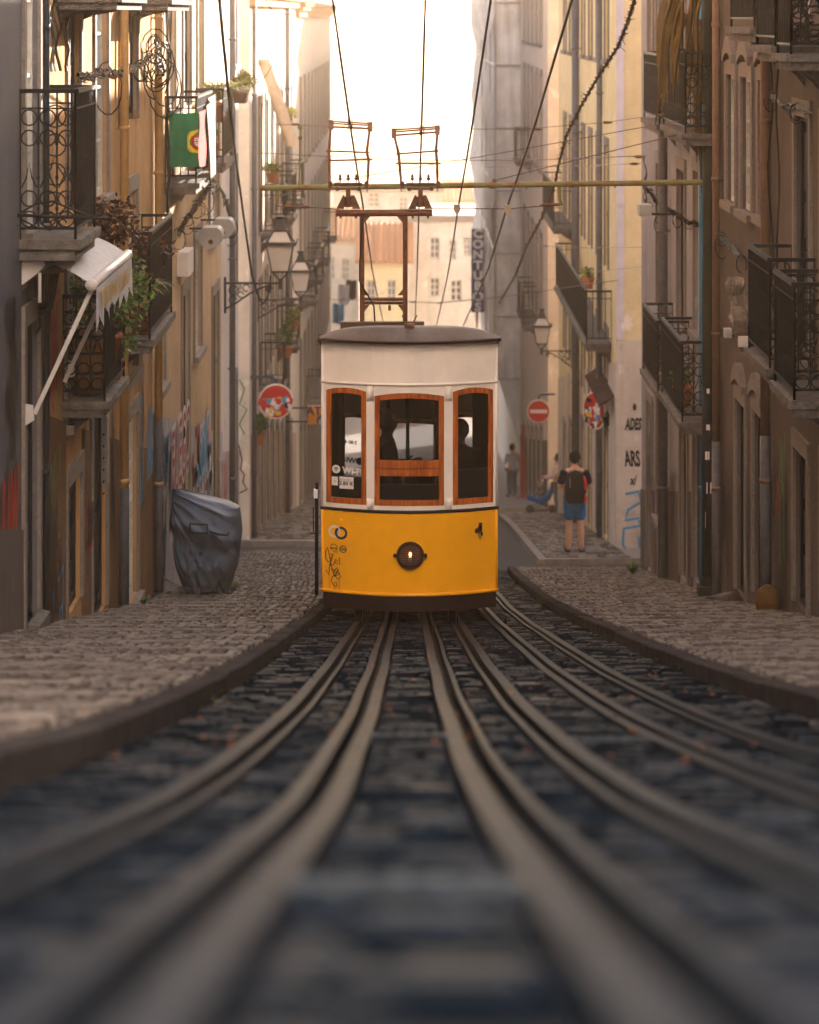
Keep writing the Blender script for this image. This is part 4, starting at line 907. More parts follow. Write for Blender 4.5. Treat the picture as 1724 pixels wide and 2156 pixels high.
gl([(165,1590),(145,1520),(130,1560),(132,1620),(155,1650),(172,1640),(165,1590),(190,1580),(185,1620),(165,1680)],.009)
gl([(175,1575),(200,1580),(170,1620),(180,1660),(165,1690),(158,1760),(135,1720)],.009)
gl([(250,1600),(255,1660),(215,1650),(240,1625),(218,1620),(205,1660),(180,1680),(200,1720),(235,1690),(240,1720),(200,1745),(180,1700)],.009)
gl([(225,1700),(195,1740),(210,1770),(250,1740),(240,1700),(215,1760),(190,1770),(180,1810),(205,1850),(230,1850),(222,1810),(205,1830)],.009)
gl([(205,1750),(235,1790),(262,1770),(250,1730),(225,1740)],.008)
for x0,y0_,y1_ in ((162,1740,1925),(205,1840,1920),(213,1850,1905),(222,1845,1915),(242,1790,1900),(253,1780,1910)): gl([(x0,y0_),(x0,y1_)],.0028)
mb.build('graffiti',blk,tram)
# window stickers
fg_=lambda o:(lambda x,z:TF(x,z,o-.012))
mb=MB(); x,z=lp(223,838); disc2(mb,x,z,.042,fg_(0),30)
text_mb(mb,'WI-FI',.085,lambda a,b:fg_(0)(lp(365,845)[0]+a*1.0,lp(365,845)[1]-.004+b-.07*a),.004)
st=mb.build('wifi_sticker',whl,tram)
mb=MB()
for k,rr in enumerate((.011,.02,.029)): disc2(mb,x,z-.014,rr+.0035,fg_(.003),12,rr-.0025,45,135)
disc2(mb,x,z-.016,.006,fg_(.003),10); mb.build('wifi_mark',blk,st)
def sticker(zx0,zy0,zx1,zy1,m,name='price_sticker'):
    a,b=lp(zx0,zy0),lp(zx1,zy1); q=MB(); f0=fg_(0); q.add([f0(a[0],a[1]),f0(b[0],a[1]),f0(b[0],b[1]),f0(a[0],b[1])],[(0,1,2,3)]); return q.build(name,m,tram),((a[0]+b[0])/2,(a[1]+b[1])/2)
o,c=sticker(252,900,375,1003,whl); mb=MB(); text_mb(mb,'3.80 €',.052,lambda a,b:fg_(.003)(c[0]+a-.004,c[1]-.008+b),.0015)
text_mb(mb,'TARIFA DE BORDO',.014,lambda a,b:fg_(.003)(c[0]-.02+a,c[1]+.032+b)); text_mb(mb,'ON BOARD TICKET',.013,lambda a,b:fg_(.003)(c[0]-.02+a,c[1]+.019+b)); mb.build('price_lettering',navy,o)
o,c=sticker(183,905,238,980,whl,'notice_sticker'); mb=MB(); 
for dx,w in ((0,.009),): mb.add([fg_(.003)(c[0]-.011,c[1]-.012),fg_(.003)(c[0]+.011,c[1]-.012),fg_(.003)(c[0]+.011,c[1]+.012),fg_(.003)(c[0]-.011,c[1]+.012)],[(0,1,2,3)])
mb.build('notice_picture',mat('sticker_yellow',(.6,.55,.3),.5,.1),o)
# mirrored stickers on the rear window, read from inside
bz=lambda x,z:T(x,LEN-yf(x)+.22,z)
sr=(TY+LEN)/TY
def rb(px,py): X=(px-862.5)*(TY+LEN-.0)/F; return X,(-(py-YH)*(TY+LEN)/F-TG+SL*(LEN-.1))
mb=MB(); x,z=rb(764,815+0); 
cx_,cz_=rb(734.5,956); text_mb(mb,'WI-FI',.09,lambda a,b:bz(cx_-a-.02,cz_+b-.1),.003); disc2(mb,rb(757,957)[0],cz_-.1,.045,bz,24)
text_mb(mb,'3.80 €',.06,lambda a,b:bz(cx_-a+.02,cz_+b+.12),.002); mb.build('rear_sticker',navy,tram)
# open door leaf and step fittings on the left side
mb=MB(); x=-HW-.03
mb.box(x-.035,x-.0,TY+.3,TY+.36,TG+.0+.22,TG+1.02+.25); mb.box(x-.0-.03,x+.0,TY+.28,TY+.34,TG+1.28,TG+1.34)
for k in range(18): mb.box(x-.035,x-.015,TY+.285,TY+.3,TG+.2+k*.02,TG+.212+k*.02)
dj=mb.build('door_edge',darkin,tram)
mb=MB(); mb.box(x-.045,x-.005,TY+.25,TY+.33,TG+1.2-.0,TG+1.3-.015); mb.build('door_lamp',whl,dj)
mb=MB(); mb.tube([Vector((x-.03,TY+.3,TG+.84)),Vector((x-.06,TY+.3,TG+.84))],.008,6); mb.lathe(Vector((x-.07,TY+.3,TG+.84)),[(.012,-.01),(.012,.01)],8); mb.tube([Vector((x-.05,TY+.3,TG+1.1)),Vector((x-.05,TY+.3,TG+.85))],.006,5); mb.build('door_handle',iron,dj)
# underframe
for sx,px in ((-1,755),(1,955)):
    for y in (.55,2.0,4.6,5.9):
        mb=MB(); c=Vector((u(px),TY+y,G(TY+y)+.17)); mb.lathe(c,[(.12,-.045),(.165,-.04),(.165,.03),(.15,.035),(.185,.04),(.185,.055),(.12,.06)],24,'x'); mb.build('wheel',mat('black_steel',(.02,.018,.018),.5,.3,10,metal=.6),tram,False)
mb=MB()
for sx in (-1,1): mb.bar(T(sx*.47,.4,.33)-Vector((0,0,.1)),T(sx*.47,LEN-.2,.33)-Vector((0,0,.1)),.1,.14)
for y in (.5,3,5.9): a=T(-.5,y,.22); b=T(.5,y,.22); mb.bar(a,b,.1,.12)
mb.box(u(745),u(765),TY+.32,TY+.42,TG+.06,TG+.16); mb.box(u(945),u(965),TY+.32,TY+.42,TG+.06,TG+.16)
mb.build('underframe',darkin,tram)
# ================= PEOPLE =================
def skin(name,nodes,edges,m,parent,sub=2,rot=0,loc=(0,0,0)):
    me=bpy.data.meshes.new(name+'_cage'); ks=list(nodes); ix={k:i for i,k in enumerate(ks)}
    me.from_pydata([nodes[k][0] for k in ks],[(ix[a],ix[b]) for a,b in edges],[])
    ob=bpy.data.objects.new(name,me); C.objects.link(ob)
    md=ob.modifiers.new('s','SKIN'); sd=ob.modifiers.new('d','SUBSURF'); sd.levels=sd.render_levels=sub
    if not me.skin_vertices: 
        bm=bmesh.new(); bm.from_mesh(me); bm.verts.layers.skin.verify(); bm.to_mesh(me); bm.free()
    for i,k in enumerate(ks):
        r=nodes[k][1]; me.skin_vertices[0].data[i].radius=r if isinstance(r,tuple) else (r,r)
        me.skin_vertices[0].data[i].use_root=(i==0)
    dg=bpy.context.evaluated_depsgraph_get(); nm=bpy.data.meshes.new_from_object(ob.evaluated_get(dg)); nm.name=name
    bpy.data.objects.remove(ob); bpy.data.meshes.remove(me)
    nm.materials.clear(); nm.materials.append(m); nm.polygons.foreach_set('use_smooth',[True]*len(nm.polygons))
    o=bpy.data.objects.new(name,nm); C.objects.link(o); o.parent=parent; return o
skinm=mat('skin',(.45,.24,.16),.55,.15,5); hairm=mat('dark_hair',(.015,.012,.012),.6,.3,40); shoem=mat('shoe_rubber',(.02,.022,.03),.6,.2)
def person(label,loc,h,face,shirt,pants,shorts=False,sleeve='short',arms=('down','down'),sit=False,hair=hairm,cat='person',lean=0,skinmat=skinm,bulk=1.0,legs='stand'):
    r=empty('person',loc,label,cat); r.rotation_euler=(0,0,face); k=h/1.75; V=lambda x,y,z:(x*k,(y+lean*max(0,z-.9))*k,z*k)
    n={}; e=[]
    def nd(key,x,y,z,rad): n[key]=(V(x,y,z),tuple(a*k for a in rad) if isinstance(rad,tuple) else rad*k)
    zp=.93 if not sit else .5
    o=zp-.93
    nd('pel',0,0,.93+o,(.15*bulk,.11)); nd('wai',0,0,1.08+o,(.135*bulk,.095)); nd('che',0,.0,1.28+o,(.16*bulk,.11)); nd('sho',0,0,1.42+o,(.13*bulk,.08)); nd('nec',0,.005,1.5+o,(.055,.055)); nd('chi',0,.02,1.56+o,(.06,.065)); nd('hea',0,.025,1.64+o,(.076,.09)); nd('top',0,.01,1.71+o,(.06,.068))
    nd('nose',0,.115,1.62+o,.014)
    e+=[('pel','wai'),('wai','che'),('che','sho'),('sho','nec'),('nec','chi'),('chi','hea'),('hea','top'),('hea','nose')]
    for s,t in ((-1,'L'),(1,'R')):
        nd('ear'+t,s*.085,.02,1.63+o,.016); e.append(('hea','ear'+t))
        am=arms[0] if s<0 else arms[1]
        nd('sh'+t,s*.19,0,1.4+o,(.055,.055))
        if am=='down': el=(s*.25,-.02,1.13+o); wr=(s*.26,.06,.9+o)
        elif am=='bent': el=(s*.27,.0,1.13+o); wr=(s*.13,.24,1.2+o)
        elif am=='fwd': el=(s*.23,.1,1.14+o); wr=(s*.2,.36,1.08+o)
        elif am=='up': el=(s*.32,.12,1.3+o); wr=(s*.16,.2,1.52+o)
        nd('el'+t,*el,.042); nd('wr'+t,*wr,.028); e+=[('sho','sh'+t),('sh'+t,'el'+t),('el'+t,'wr'+t)]
        d=Vector(wr)-Vector(el); d.normalize(); hd=Vector(wr)+d*.07; nd('ha'+t,*hd,(.036,.02)); e.append(('wr'+t,'ha'+t))
        side=d.cross(Vector((s,0,.2))).normalized() if abs(d.x)<.9 else Vector((0,1,0))
        for q in range(4):
            a=hd+d*.035+side*(.027-.018*q); b=a+d*(.055,.065,.06,.045)[q]+Vector((-s*.018,0,0)); nd('f%d'%q+t,*a,.0095); nd('g%d'%q+t,*b,.008); e+=[('ha'+t,'f%d'%q+t),('f%d'%q+t,'g%d'%q+t)]
        a=Vector(wr)+d*.035+side*.045; b=a+d*.045+side*.018; nd('th'+t,*a,.011); nd('ti'+t,*b,.009); e+=[('wr'+t,'th'+t),('th'+t,'ti'+t)]
        nd('hp'+t,s*.09,0,.88+o,.085*bulk)
        if sit: kn=(s*.12,.42,.5); an=(s*.12,.44,.1)
        elif legs=='stand': kn=(s*.1,.015,.5); an=(s*.11,-.02,.09)
        else: kn=(s*.1,.06*s,.5); an=(s*.1,.14*s-.04,.09)
        nd('kn'+t,*kn,.062); nd('ca'+t,(kn[0]*.6+an[0]*.4),(kn[1]*.6+an[1]*.4)-.02,(kn[2]*.62+an[2]*.38),.066); nd('an'+t,*an,.042); nd('to'+t,an[0]+s*.02,an[1]+.15,.045,(.05,.034))
        e+=[('pel','hp'+t),('hp'+t,'kn'+t),('kn'+t,'ca'+t),('ca'+t,'an'+t),('an'+t,'to'+t)]
    skin('body',n,e,skinmat,r)
    def cloth(name,keys,m,grow=.02,extra=None,trim=None):
        nn={}
        for q in keys:
            v,rd=n[q]; rd=rd if isinstance(rd,tuple) else (rd,rd); nn[q]=(v,tuple(a+grow*k for a in rd))
        ee=[x for x in e if x[0] in nn and x[1] in nn]
        for a,b,c,t,g in (extra or []):
            va,vb=Vector(n[a][0]),Vector(n[b][0]); ra=n[a][1]; ra=ra if isinstance(ra,tuple) else (ra,ra); nn[c]=(tuple(va.lerp(vb,t)),tuple(w*.85+g*k for w in ra)); ee.append((a,c))
        skin(name,nn,ee,m,r)
    ex=[('shL','elL','slL',.8 if sleeve=='short' else 1,.028),('shR','elR','slR',.8 if sleeve=='short' else 1,.028)]
    keys=['pel','wai','che','sho','shL','shR']
    if sleeve=='long': keys+=['elL','elR','wrL','wrR']; ex=[]
    cloth('shirt',keys,shirt,.022,ex+[('pel','hpL','dL',.3,.05),('pel','hpR','dR',.3,.05)])
    if shorts: cloth('shorts',['pel','hpL','hpR'],pants,.03,[('hpL','knL','kL',.85,.035),('hpR','knR','kR',.85,.035)])
    else: cloth('trousers',['pel','hpL','hpR','knL','knR','caL','caR','anL','anR'],pants,.024)
    cloth('shoe',['anL','toL'],shoem,.012) ; cloth('shoe',['anR','toR'],shoem,.012)
    mbx=MB(); prof_=[]
    for q in range(11):
        a=math.pi*(q/10-.5); prof_.append((max(.002,.1*k*math.cos(a)),.118*k*math.sin(a)))
    mbx.lathe(V(0,-.012,1.668+o),prof_,18); mbx.v=[(v[0]*(1+.03*math.sin(v[2]*90)),(v[1] if v[1]<.055*k else .055*k+(v[1]-.055*k)*.3)*1.0+(lean*0),v[2]) for v in mbx.v]
    ob=mbx.build('hair',hair,None,True,origin=(0,0,0)); ob.parent=r
    for s in (-1,1):
        mbx=MB(); c0=Vector(V(s*.032,.105,1.645+o)); mbx.lathe(c0,[(.011*k,-.004),(.006*k,.006)],8,'y'); ob=mbx.build('eye',mat('eye_dark',(.03,.02,.02),.2,0),None,True,origin=(0,0,0)); ob.parent=r
    mbx=MB(); c0=Vector(V(0,.103,1.575+o)); mbx.box(c0.x-.022*k,c0.x+.022*k,c0.y-.008,c0.y+.004,c0.z-.005*k,c0.z+.005*k); ob=mbx.build('mouth',mat('lips',(.35,.12,.1),.4,0),None,origin=(0,0,0)); ob.parent=r
    return r
jean=mat('bright_blue_shorts',(.015,.11,.26),.8,.35,8); navyt=mat('navy_tshirt',(.006,.01,.022),.85,.3,8); greyt=mat('pale_grey_tshirt',(.4,.4,.4),.9,.2,8); greyj=mat('grey_trousers',(.11,.12,.13),.9,.3,8)
blackc=mat('black_clothes',(.004,.0045,.007),.9,.3,8,spec=.05)
Yp=51.6; p=P(1210,1168,Yp); bp_=person('man in navy t-shirt and bright blue shorts standing with his back to us, backpack on',(p.x,Yp,G(Yp)+.1),1.84,0,navyt,jean,True,arms=('bent','bent'))
r=empty('backpack',(p.x,Yp-.2,G(Yp)+1.1),'black backpack with red side pockets on the back of the man in blue shorts','backpack'); b0=Vector((p.x,Yp-.2,G(Yp)+1.05)); S_=1.05
mb=MB(); secs=[(0,.15,.08),(.08,.19,.12),(.25,.2,.14),(.42,.185,.12),(.53,.15,.09),(.58,.09,.05)]; vs=[]; n=16
for z,hw,d in secs:
    for k in range(n):
        t=2*math.pi*k/n; c,s=math.cos(t),math.sin(t); vs.append(b0+Vector((hw*math.copysign(abs(c)**.6,c),d*math.copysign(abs(s)**.6,s),z)))
mb.add(vs,[(i*n+k,i*n+(k+1)%n,(i+1)*n+(k+1)%n,(i+1)*n+k) for i in range(len(secs)-1) for k in range(n)]+[tuple(range(n-1,-1,-1)),tuple(range((len(secs)-1)*n,len(secs)*n))]); mb.build('pack_body',mat('black_nylon',(.005,.005,.007),.6,.3,10),r,True)
redn=mat('red_nylon',(.5,.03,.025),.5,.2)
for z0,z1,x in ((.25,.5,.17),(.02,.2,.18)):
    mb=MB(); mb.tube([b0+Vector((x-.02,-.1,z0)),b0+Vector((x+.005,-.09,(z0+z1)/2)),b0+Vector((x-.02,-.08,z1))],[.02,.032,.018],8); mb.build('side_pocket',redn,r,True)
mb=MB(); mb.tube([b0+Vector((-.16,-.09,.2)),b0+Vector((-.1,-.13,.33)),b0+Vector((-.11,-.12,.48))],.008,6); mb.tube([b0+Vector((-.06,0,.57)),b0+Vector((0,-.01,.62)),b0+Vector((.06,0,.57))],.012,6)
for sx in (-1,1): mb.tube([b0+Vector((sx*.1,.08,.55)),b0+Vector((sx*.11,.2,.48)),b0+Vector((sx*.15,.3,.3))],.02,6)
mb.build('strap',mat('grey_strap',(.2,.2,.22),.6,.2),r)
Yp=92.; p=P(1078,1050,Yp); person('man in pale grey t-shirt and dark trousers leaning by the red post in the distance',(p.x,Yp,G(Yp)+.1),1.72,.5,greyt,greyj,arms=('bent','down'))
Yp=75.8; p=P(1166,1100,Yp); person('woman in a pale blouse by the corner wall behind the stroller',(p.x+.1,Yp,G(Yp)+.0),1.62,1.35,mat('pale_pink_blouse',(.55,.42,.38),.9,.2,8),greyj,arms=('fwd','fwd'),sleeve='long')
# passengers in the tram
fz=lambda y:TG+.34-SL*max(0,y-.3)
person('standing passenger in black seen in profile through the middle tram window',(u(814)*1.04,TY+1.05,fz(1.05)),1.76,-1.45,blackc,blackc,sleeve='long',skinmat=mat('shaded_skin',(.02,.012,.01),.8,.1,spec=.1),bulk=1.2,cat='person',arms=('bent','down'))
person('passenger with short dark hair seen from behind through the right tram window',(u(968)*1.05,TY+1.2,fz(1.2)+.0),1.66,.15,blackc,blackc,sleeve='long',skinmat=MATS['shaded_skin'],bulk=1.35,arms=('down','down'))
person('seated passenger in black low in the right part of the middle tram window',(u(925)*1.08,TY+2.3,fz(2.3)+.1),1.6,.9,blackc,blackc,sleeve='long',skinmat=MATS['shaded_skin'],sit=True,bulk=1.2,arms=('up','down'))
# stroller with child
Yp=76.2; p=P(1140,1104,Yp); gz=G(Yp)+.0; r=empty('stroller',(p.x,Yp,gz),'blue stroller with black wheels at the far side street corner','stroller')
blueF=mat('blue_fabric',(.01,.09,.3),.8,.3,8); plas=mat('black_plastic',(.02,.02,.022),.5,.2)
sp=lambda x,y,z:Vector((p.x+x,Yp+y,gz+z))
mb=MB(); mb.prism([sp(-.36,-.2,.52),sp(-.05,-.2,.42),sp(.12,-.2,.5),sp(.42,-.2,1.05),sp(.5,-.2,1.02),sp(.2,-.2,.42),sp(-.02,-.2,.3),sp(-.4,-.2,.44)],(0,.4,0)); mb.prism([sp(.28,-.22,.98),sp(.34,-.22,1.1),sp(.48,-.22,1.12),sp(.52,-.22,1.0)],(0,.44,0)); mb.build('seat',blueF,r)
mb=MB()
for y in (-.22,.22): mb.tube([sp(-.36,y,.12),sp(.2,y,.42),sp(.5,y,1.08),sp(.62,y,1.12)],.014,6); mb.tube([sp(.36,y,.12),sp(-.05,y,.4)],.014,6); mb.tube([sp(-.38,y,.5),sp(-.42,y,.72)],.014,6)
mb.tube([sp(.62,-.22,1.12),sp(.62,.22,1.12)],.016,6); mb.tube([sp(-.3,-.22,.15),sp(.3,-.22,.15)],.02,6); mb.build('frame',plas,r)
for x in (-.3,.3):
    for y in (-.24,.24):
        mb=MB(); c=sp(x,y,.11); mb.lathe(c,[(.06,-.03),(.11,-.025),(.11,.025),(.06,.03)],18,'y'); mb.build('wheel',plas,r)
ch=person('small child with a white cap sitting in the blue stroller',(p.x-.0,Yp,gz+.36),.78,1.57,mat('check_shirt',(.15,.17,.22),.9,.5,30),greyj,sit=True,hair=mat('white_cap',(.7,.66,.62),.8,.1),arms=('up','up'))
# ================= POLE AND MAST ARM =================
polem=mat('dark_green_pole_paint',(.02,.023,.014),.5,.6,3,.3,40); Xp,Yq=3.71,35.4
def pq(px,py,Y=Yq): return P(px,py,Y)
r=empty('tramway_pole',(Xp,Yq,G(Yq)+.1),'thick dark green iron pole with stickers by the right wall carrying a long arm','pole')
zt=G(Yq)+.1; mb=MB(); mb.lathe((Xp,Yq,zt),[(.125,0),(.125,.02),(.078,.25),(.078,2.9),(.088,2.92),(.088,3.0),(.078,3.03),(.075,3.9),(.07,3.95),(.066,8.2)],20); mb.build('shaft',polem,r,True)
mb=MB(); mb.box(Xp-.13,Xp+.17,Yq-.16,Yq+.12,zt-.05,zt+.13); mb.build('base_block',mat('black_bitumen_base',(.02,.022,.025),.7,.3),r)
mb=MB(); mb.lathe((Xp,Yq,zt+.25),[(.0805,0),(.0805,2.35)],20); mb.build('black_band',mat('black_poster_residue',(.012,.014,.018),.6,.5,6,.3,30),r,True)
fp=lambda x,z:Vector((Xp+x,Yq-math.sqrt(max(.0001,.082**2-min(abs(x),.08)**2))-.002,zt+z))
for cx0,cz0,w,h,m in ((-.02,1.75,.05,.1,whl),(0.0,1.35,.06,.14,whl),(-.01,2.1,.045,.07,whl),(.0,.95,.09,.2,greyt),(-.01,2.55,.035,.06,whl)):
    mb=MB(); mb.add([fp(cx0-w/2,cz0-h/2),fp(cx0+w/2,cz0-h/2),fp(cx0+w/2,cz0+h/2),fp(cx0-w/2,cz0+h/2)],[(0,1,2,3)]); mb.build('sticker',m,r)
armm=mat('olive_green_arm_paint',(.16,.15,.06),.5,.6,5,.3,30,col2=(.2,.08,.04),sharp=(.35,.5))
mb=MB(); a,b=pq(547,396),pq(1482,384); d=b-a
mb.tube([a,a+d*.995],.036,10); 
for t in (.04,.15,.52,.7,.93): c=a+d*t; mb.tube([c-Vector((.02,0,0)),c+Vector((.025,0,0))],.046,10)
mb.tube([a+d*.985,b+Vector((.07,0,0))],.02,8)
for t in (.22,.6,.8): c=a+d*t; mb.tube([c,c-Vector((0,0,.055))],.012,6)
ar_=mb.build('mast_arm',armm,r)
mb=MB()
for px in (585,1177):
    mb=MB(); c=pq(px,392); s_=-1 if px<900 else 1
    mb.tube([c,c+Vector((s_*-.0,0,-.06)),c+Vector((s_*.005,0,-.16)),c+Vector((s_*.035 if px>900 else -.02,0,-.24))],[.024,.022,.02,.016],8); mb.build('hook_bracket',armm,ar_)
mb=MB(); c=pq(1042,392); mb.tube([c-Vector((0,0,.03)),c+Vector((-.01,0,.08))],[.022,.03],8); mb.box(c.x-.03,c.x+.01,c.y-.03,c.y+.03,c.z+.05,c.z+.1); mb.build('arm_bracket',armm,ar_)
mb=MB(); c=pq(630,392); mb.tube([c,c+Vector((0,0,.08)),pq(632,265)],[.03,.012,.010],6); mb.lathe(pq(632,268),[(.01,-.04),(.03,-.02),(.03,.02),(.01,.04)],8); mb.lathe(pq(632,290),[(.01,-.03),(.028,-.01),(.028,.01),(.01,.03)],8)
mb.build('arm_bracket',armm,ar_)
# ================= WIRES =================
def wire(label,pts,r=.008,m=wire_m,name='overhead_wire',group=None,cat='wire',n=1):
    mb=MB(); mb.tube(pts,r,5); o=mb.build(name,m); tag(o,label,cat,group); return o
wY=[8,12,16,20,24,28.3,32,36.8,40,44.7,50,60,75]
def Wz(Y): 
    k=[(8,5.0),(23,4.95),(28.3,4.95),(36.8,5.02),(44.7,4.9),(60,4.7),(75,4.6)]
    for i in range(len(k)-1):
        if k[i][0]<=Y<=k[i+1][0]: t=(Y-k[i][0])/(k[i+1][0]-k[i][0]); return G(Y)+k[i][1]*(1-t)+k[i+1][1]*t
gW='contact wires running down the street above the rails'
wire('bronze contact wire touching the left current collector of the tram',[(-.59,y,Wz(y)) for y in wY],.011,group=gW)
wire('bronze contact wire touching the right current collector of the tram',[(.12,y,Wz(y)) for y in wY],.011,group=gW)
wire('bronze contact wire between the collectors and the thickest right hand wire',[(.625,y,Wz(y)+.02) for y in wY],.011,group=gW)
wire('thicker bronze contact wire furthest right over the street',[(1.25,y,Wz(y)+.02) for y in wY],.013,group=gW)
# span wires with insulators
def span(label,pts,r=.007,ins=(),m=wire_m,sag=0):
    o=empty('span_wire',pts[0],label,'wire'); mb=MB(); q=[]
    for i in range(len(pts)-1):
        for k in range(8):
            t=k/8; v=Vector(pts[i]).lerp(Vector(pts[i+1]),t); v.z-=sag*4*t*(1-t); q.append(v)
    q.append(Vector(pts[-1])); mb.tube(q,r,5); mb.build('wire',m,o)
    for c in ins:
        mb=MB(); mb.tube([Vector(c)-Vector((.05,0,0)),Vector(c)+Vector((.05,0,0))],[.02,.02],8); mb.tube([Vector(c)-Vector((.08,0,0)),Vector(c)+Vector((.08,0,0))],.009,6); mb.build('insulator',rust,o)
    return o
span('span wire with clamps hung from the two hooks of the mast arm',[pq(585,435),pq(680,438),pq(760,446),pq(870,440),pq(962,439),pq(1068,440),pq(1177,431)],.006,[pq(607,435),pq(640,436),pq(1150,432),pq(1170,431)])
for px,py,lb in ((962,439,'square clamp where the third contact wire crosses the span wire'),(1068,440,'square clamp where the thickest contact wire crosses the span wire')):
    mb=MB(); c=pq(px,py); mb.box(c.x-.04,c.x+.04,c.y-.02,c.y+.02,c.z-.035,c.z+.05); mb.prism([c+Vector((-.035,-.02,-.035)),c+Vector((.035,-.02,-.035)),c+Vector((.0,-.02,-.09))],(0,.04,0)); tag(mb.build('wire_clamp',mat('buff_clamp',(.4,.3,.22),.5,.2)),lb,'clamp','clamps on the span wire')
span('span wire falling left from the pole to the mast arm',[pq(1480,270,36.0),pq(1042,380,36.1)],.007,[pq(1465,274,36.0)])
span('long stay wire from the pole passing behind the tram collectors',[pq(1480,245,36.0),pq(1040,325,37.5),pq(760,372,39),pq(560,420,44)],.006,[pq(1466,248,36.0)])
span('thin high wire crossing the street behind the collectors',[P(575,262,47),P(900,272,45),P(1100,272,43),P(1275,258,41),P(1480,228,36.6)],.005,[P(1132,272,43),P(1278,258,41),P(622,262,46)])
span('dark cable crossing at the level of the collectors',[P(545,322,55),P(850,337,50),P(1100,338,46),P(1360,328,40)],.008,[P(1345,330,40)])
span('cable ending at the lilac house wall below the dark cable',[P(1020,352,60),P(1240,350,50),P(1358,343,41)],.006,[P(1335,345,42)])
span('grey service wire low over the far street',[P(690,630,80),P(925,638,70),P(1060,625,62),P(1300,590,53)],.008,[P(870,636,72),P(925,638,70),P(1240,606,55)])
span('second low wire crossing in front of the yellow house',[P(1100,515,70),P(1240,522,58),P(1350,520,45)],.007,[P(1150,518,66),P(1270,521,56)])
span('upper far wire between the right balconies',[P(1130,590,80),P(1240,575,60),P(1355,560,45)],.006)
# dark cable at left with loop to the lamp
wire('thick dark cable hanging from the top left down to the first street lamp',[P(462,0,27),P(470,90,30),P(484,230,35),P(500,360,39),P(516,480,43),P(530,580,46),P(545,625,47.5),P(553,640,48),P(562,632,48.2),P(568,605,48.3),P(570,580,48.4)],.017,cable_m,'hanging_cable',cat='cable')
wire('thin pale cord curling across the upper left facades',[P(560,0,47),P(585,45,47),P(590,110,47),P(560,160,48),P(500,205,50),P(490,230,50)],.006,greycable,'hanging_cable',cat='cable')
mb=MB(); vp=[P(1337,-5,30),P(1320,50,31),P(1300,100,32),P(1260,160,34),P(1225,220,36),P(1192,285,39),P(1180,330,41),P(1165,400,44),P(1140,460,47),P(1108,520,52),P(1085,580,56),P(1050,640,62)]
mb.tube(vp,.016,6); rg=random.Random(6)
for i in range(len(vp)-1):
    for k in range(22):
        t=k/22; c=vp[i].lerp(vp[i+1],t); a=k*1.3; w=Vector((math.cos(a),0,math.sin(a)))*.03; mb.tube([c+w,vp[i].lerp(vp[i+1],min(1,t+.05))-w],.007,4,cap=False)
        if rg.random()<.3: mb.tube([c,c+Vector((rg.uniform(-.08,.08),0,rg.uniform(-.08,.08)))],.004,3)
tag(mb.build('twisted_cable',mat('brown_twisted_cable',(.07,.045,.035),.8,.3)),'twisted cable wrapped in dry vine dropping from the top right to the far lamp','cable')
# cables strung on the fronts
def bundle(label,pts,n,spread,r,m,loops=0,lr=.12,seed=1,cat='cable'):
    rg=random.Random(seed); mb=MB()
    for _ in range(n):
        q=[]; ph=rg.uniform(0,6)
        for i in range(len(pts)-1):
            for k in range(6):
                t=k/6; v=Vector(pts[i]).lerp(Vector(pts[i+1]),t); v+=Vector((rg.gauss(0,spread*.25),0,rg.gauss(0,spread*.5)+math.sin(ph+i+t*3)*spread)); q.append(v)
        q.append(Vector(pts[-1])); mb.tube(q,r*rg.uniform(.7,1.3),4,cap=False)
    for _ in range(loops):
        c=Vector(pts[rg.randrange(len(pts))]); a=rg.uniform(.4,1)*lr; b=a*rg.uniform(.8,2); t0=rg.uniform(0,6)
        mb.tube([c+Vector((a*math.cos(t0+t*.5),rg.uniform(-.02,.02),-b*.6+b*math.sin(t0+t*.5))) for t in range(12)],r*.8,4,cap=False)
    return tag(mb.build('cable_bundle',m),label,cat,'cable bundles on the house fronts')
fpt=lambda f,px,py,o=.06:(lambda Y:f.pt(Y,o,-(py-YH)*Y/F))(F*f.X/abs(px-CX))
bundle('cable bundle running over the ochre doorways to the tangle at the second pipe',[fpt(FL,150,165),fpt(FL,185,160),fpt(FL,215,152),fpt(FL,245,150),fpt(FL,285,135),fpt(FL,303,120)],9,.03,.009,greycable,6,.15,1)
bundle('thick dark tangle of cable loops in front of the second ochre pipe',[fpt(FL,300,85,.15),fpt(FL,306,105,.17),fpt(FL,300,130,.16),fpt(FL,316,150,.18)],10,.05,.01,cable_m,12,.2,2)
bundle('frayed grey cable bundle climbing below the flag balcony',[fpt(FL,366,490),fpt(FL,385,460),fpt(FL,405,435),fpt(FL,425,405),fpt(FL,440,380)],14,.04,.007,greycable,8,.18,3)
bundle('drooping cable loops beside the grey downpipe under the planter balcony',[fpt(FL,440,385),fpt(FL,455,400),fpt(FL,470,430),fpt(FL,478,470)],6,.05,.009,cable_m,6,.16,4)
bundle('cable bundle sagging across the pink house from the orange pipe to the balcony',[fpt(FR,1512,490),fpt(FR,1530,500),fpt(FR,1550,520),fpt(FR,1572,545)],9,.03,.008,cable_m,5,.1,5)
bundle('cable bundle along the lilac house above its windows',[fpt(FR,1415,440),fpt(FR,1435,455),fpt(FR,1460,470),fpt(FR,1485,475)],9,.025,.007,greycable,3,.08,6)
bundle('cables falling at the far corner of the lilac house',[fpt(FR,1358,385),fpt(FR,1375,405),fpt(FR,1395,430),fpt(FR,1398,460)],8,.03,.008,greycable,5,.1,7)
bundle('high cable bundle at the right end of the pink house',[fpt(FR,1635,200),fpt(FR,1660,225),fpt(FR,1690,225),fpt(FR,1724,240)],8,.02,.007,cable_m,4,.08,8)
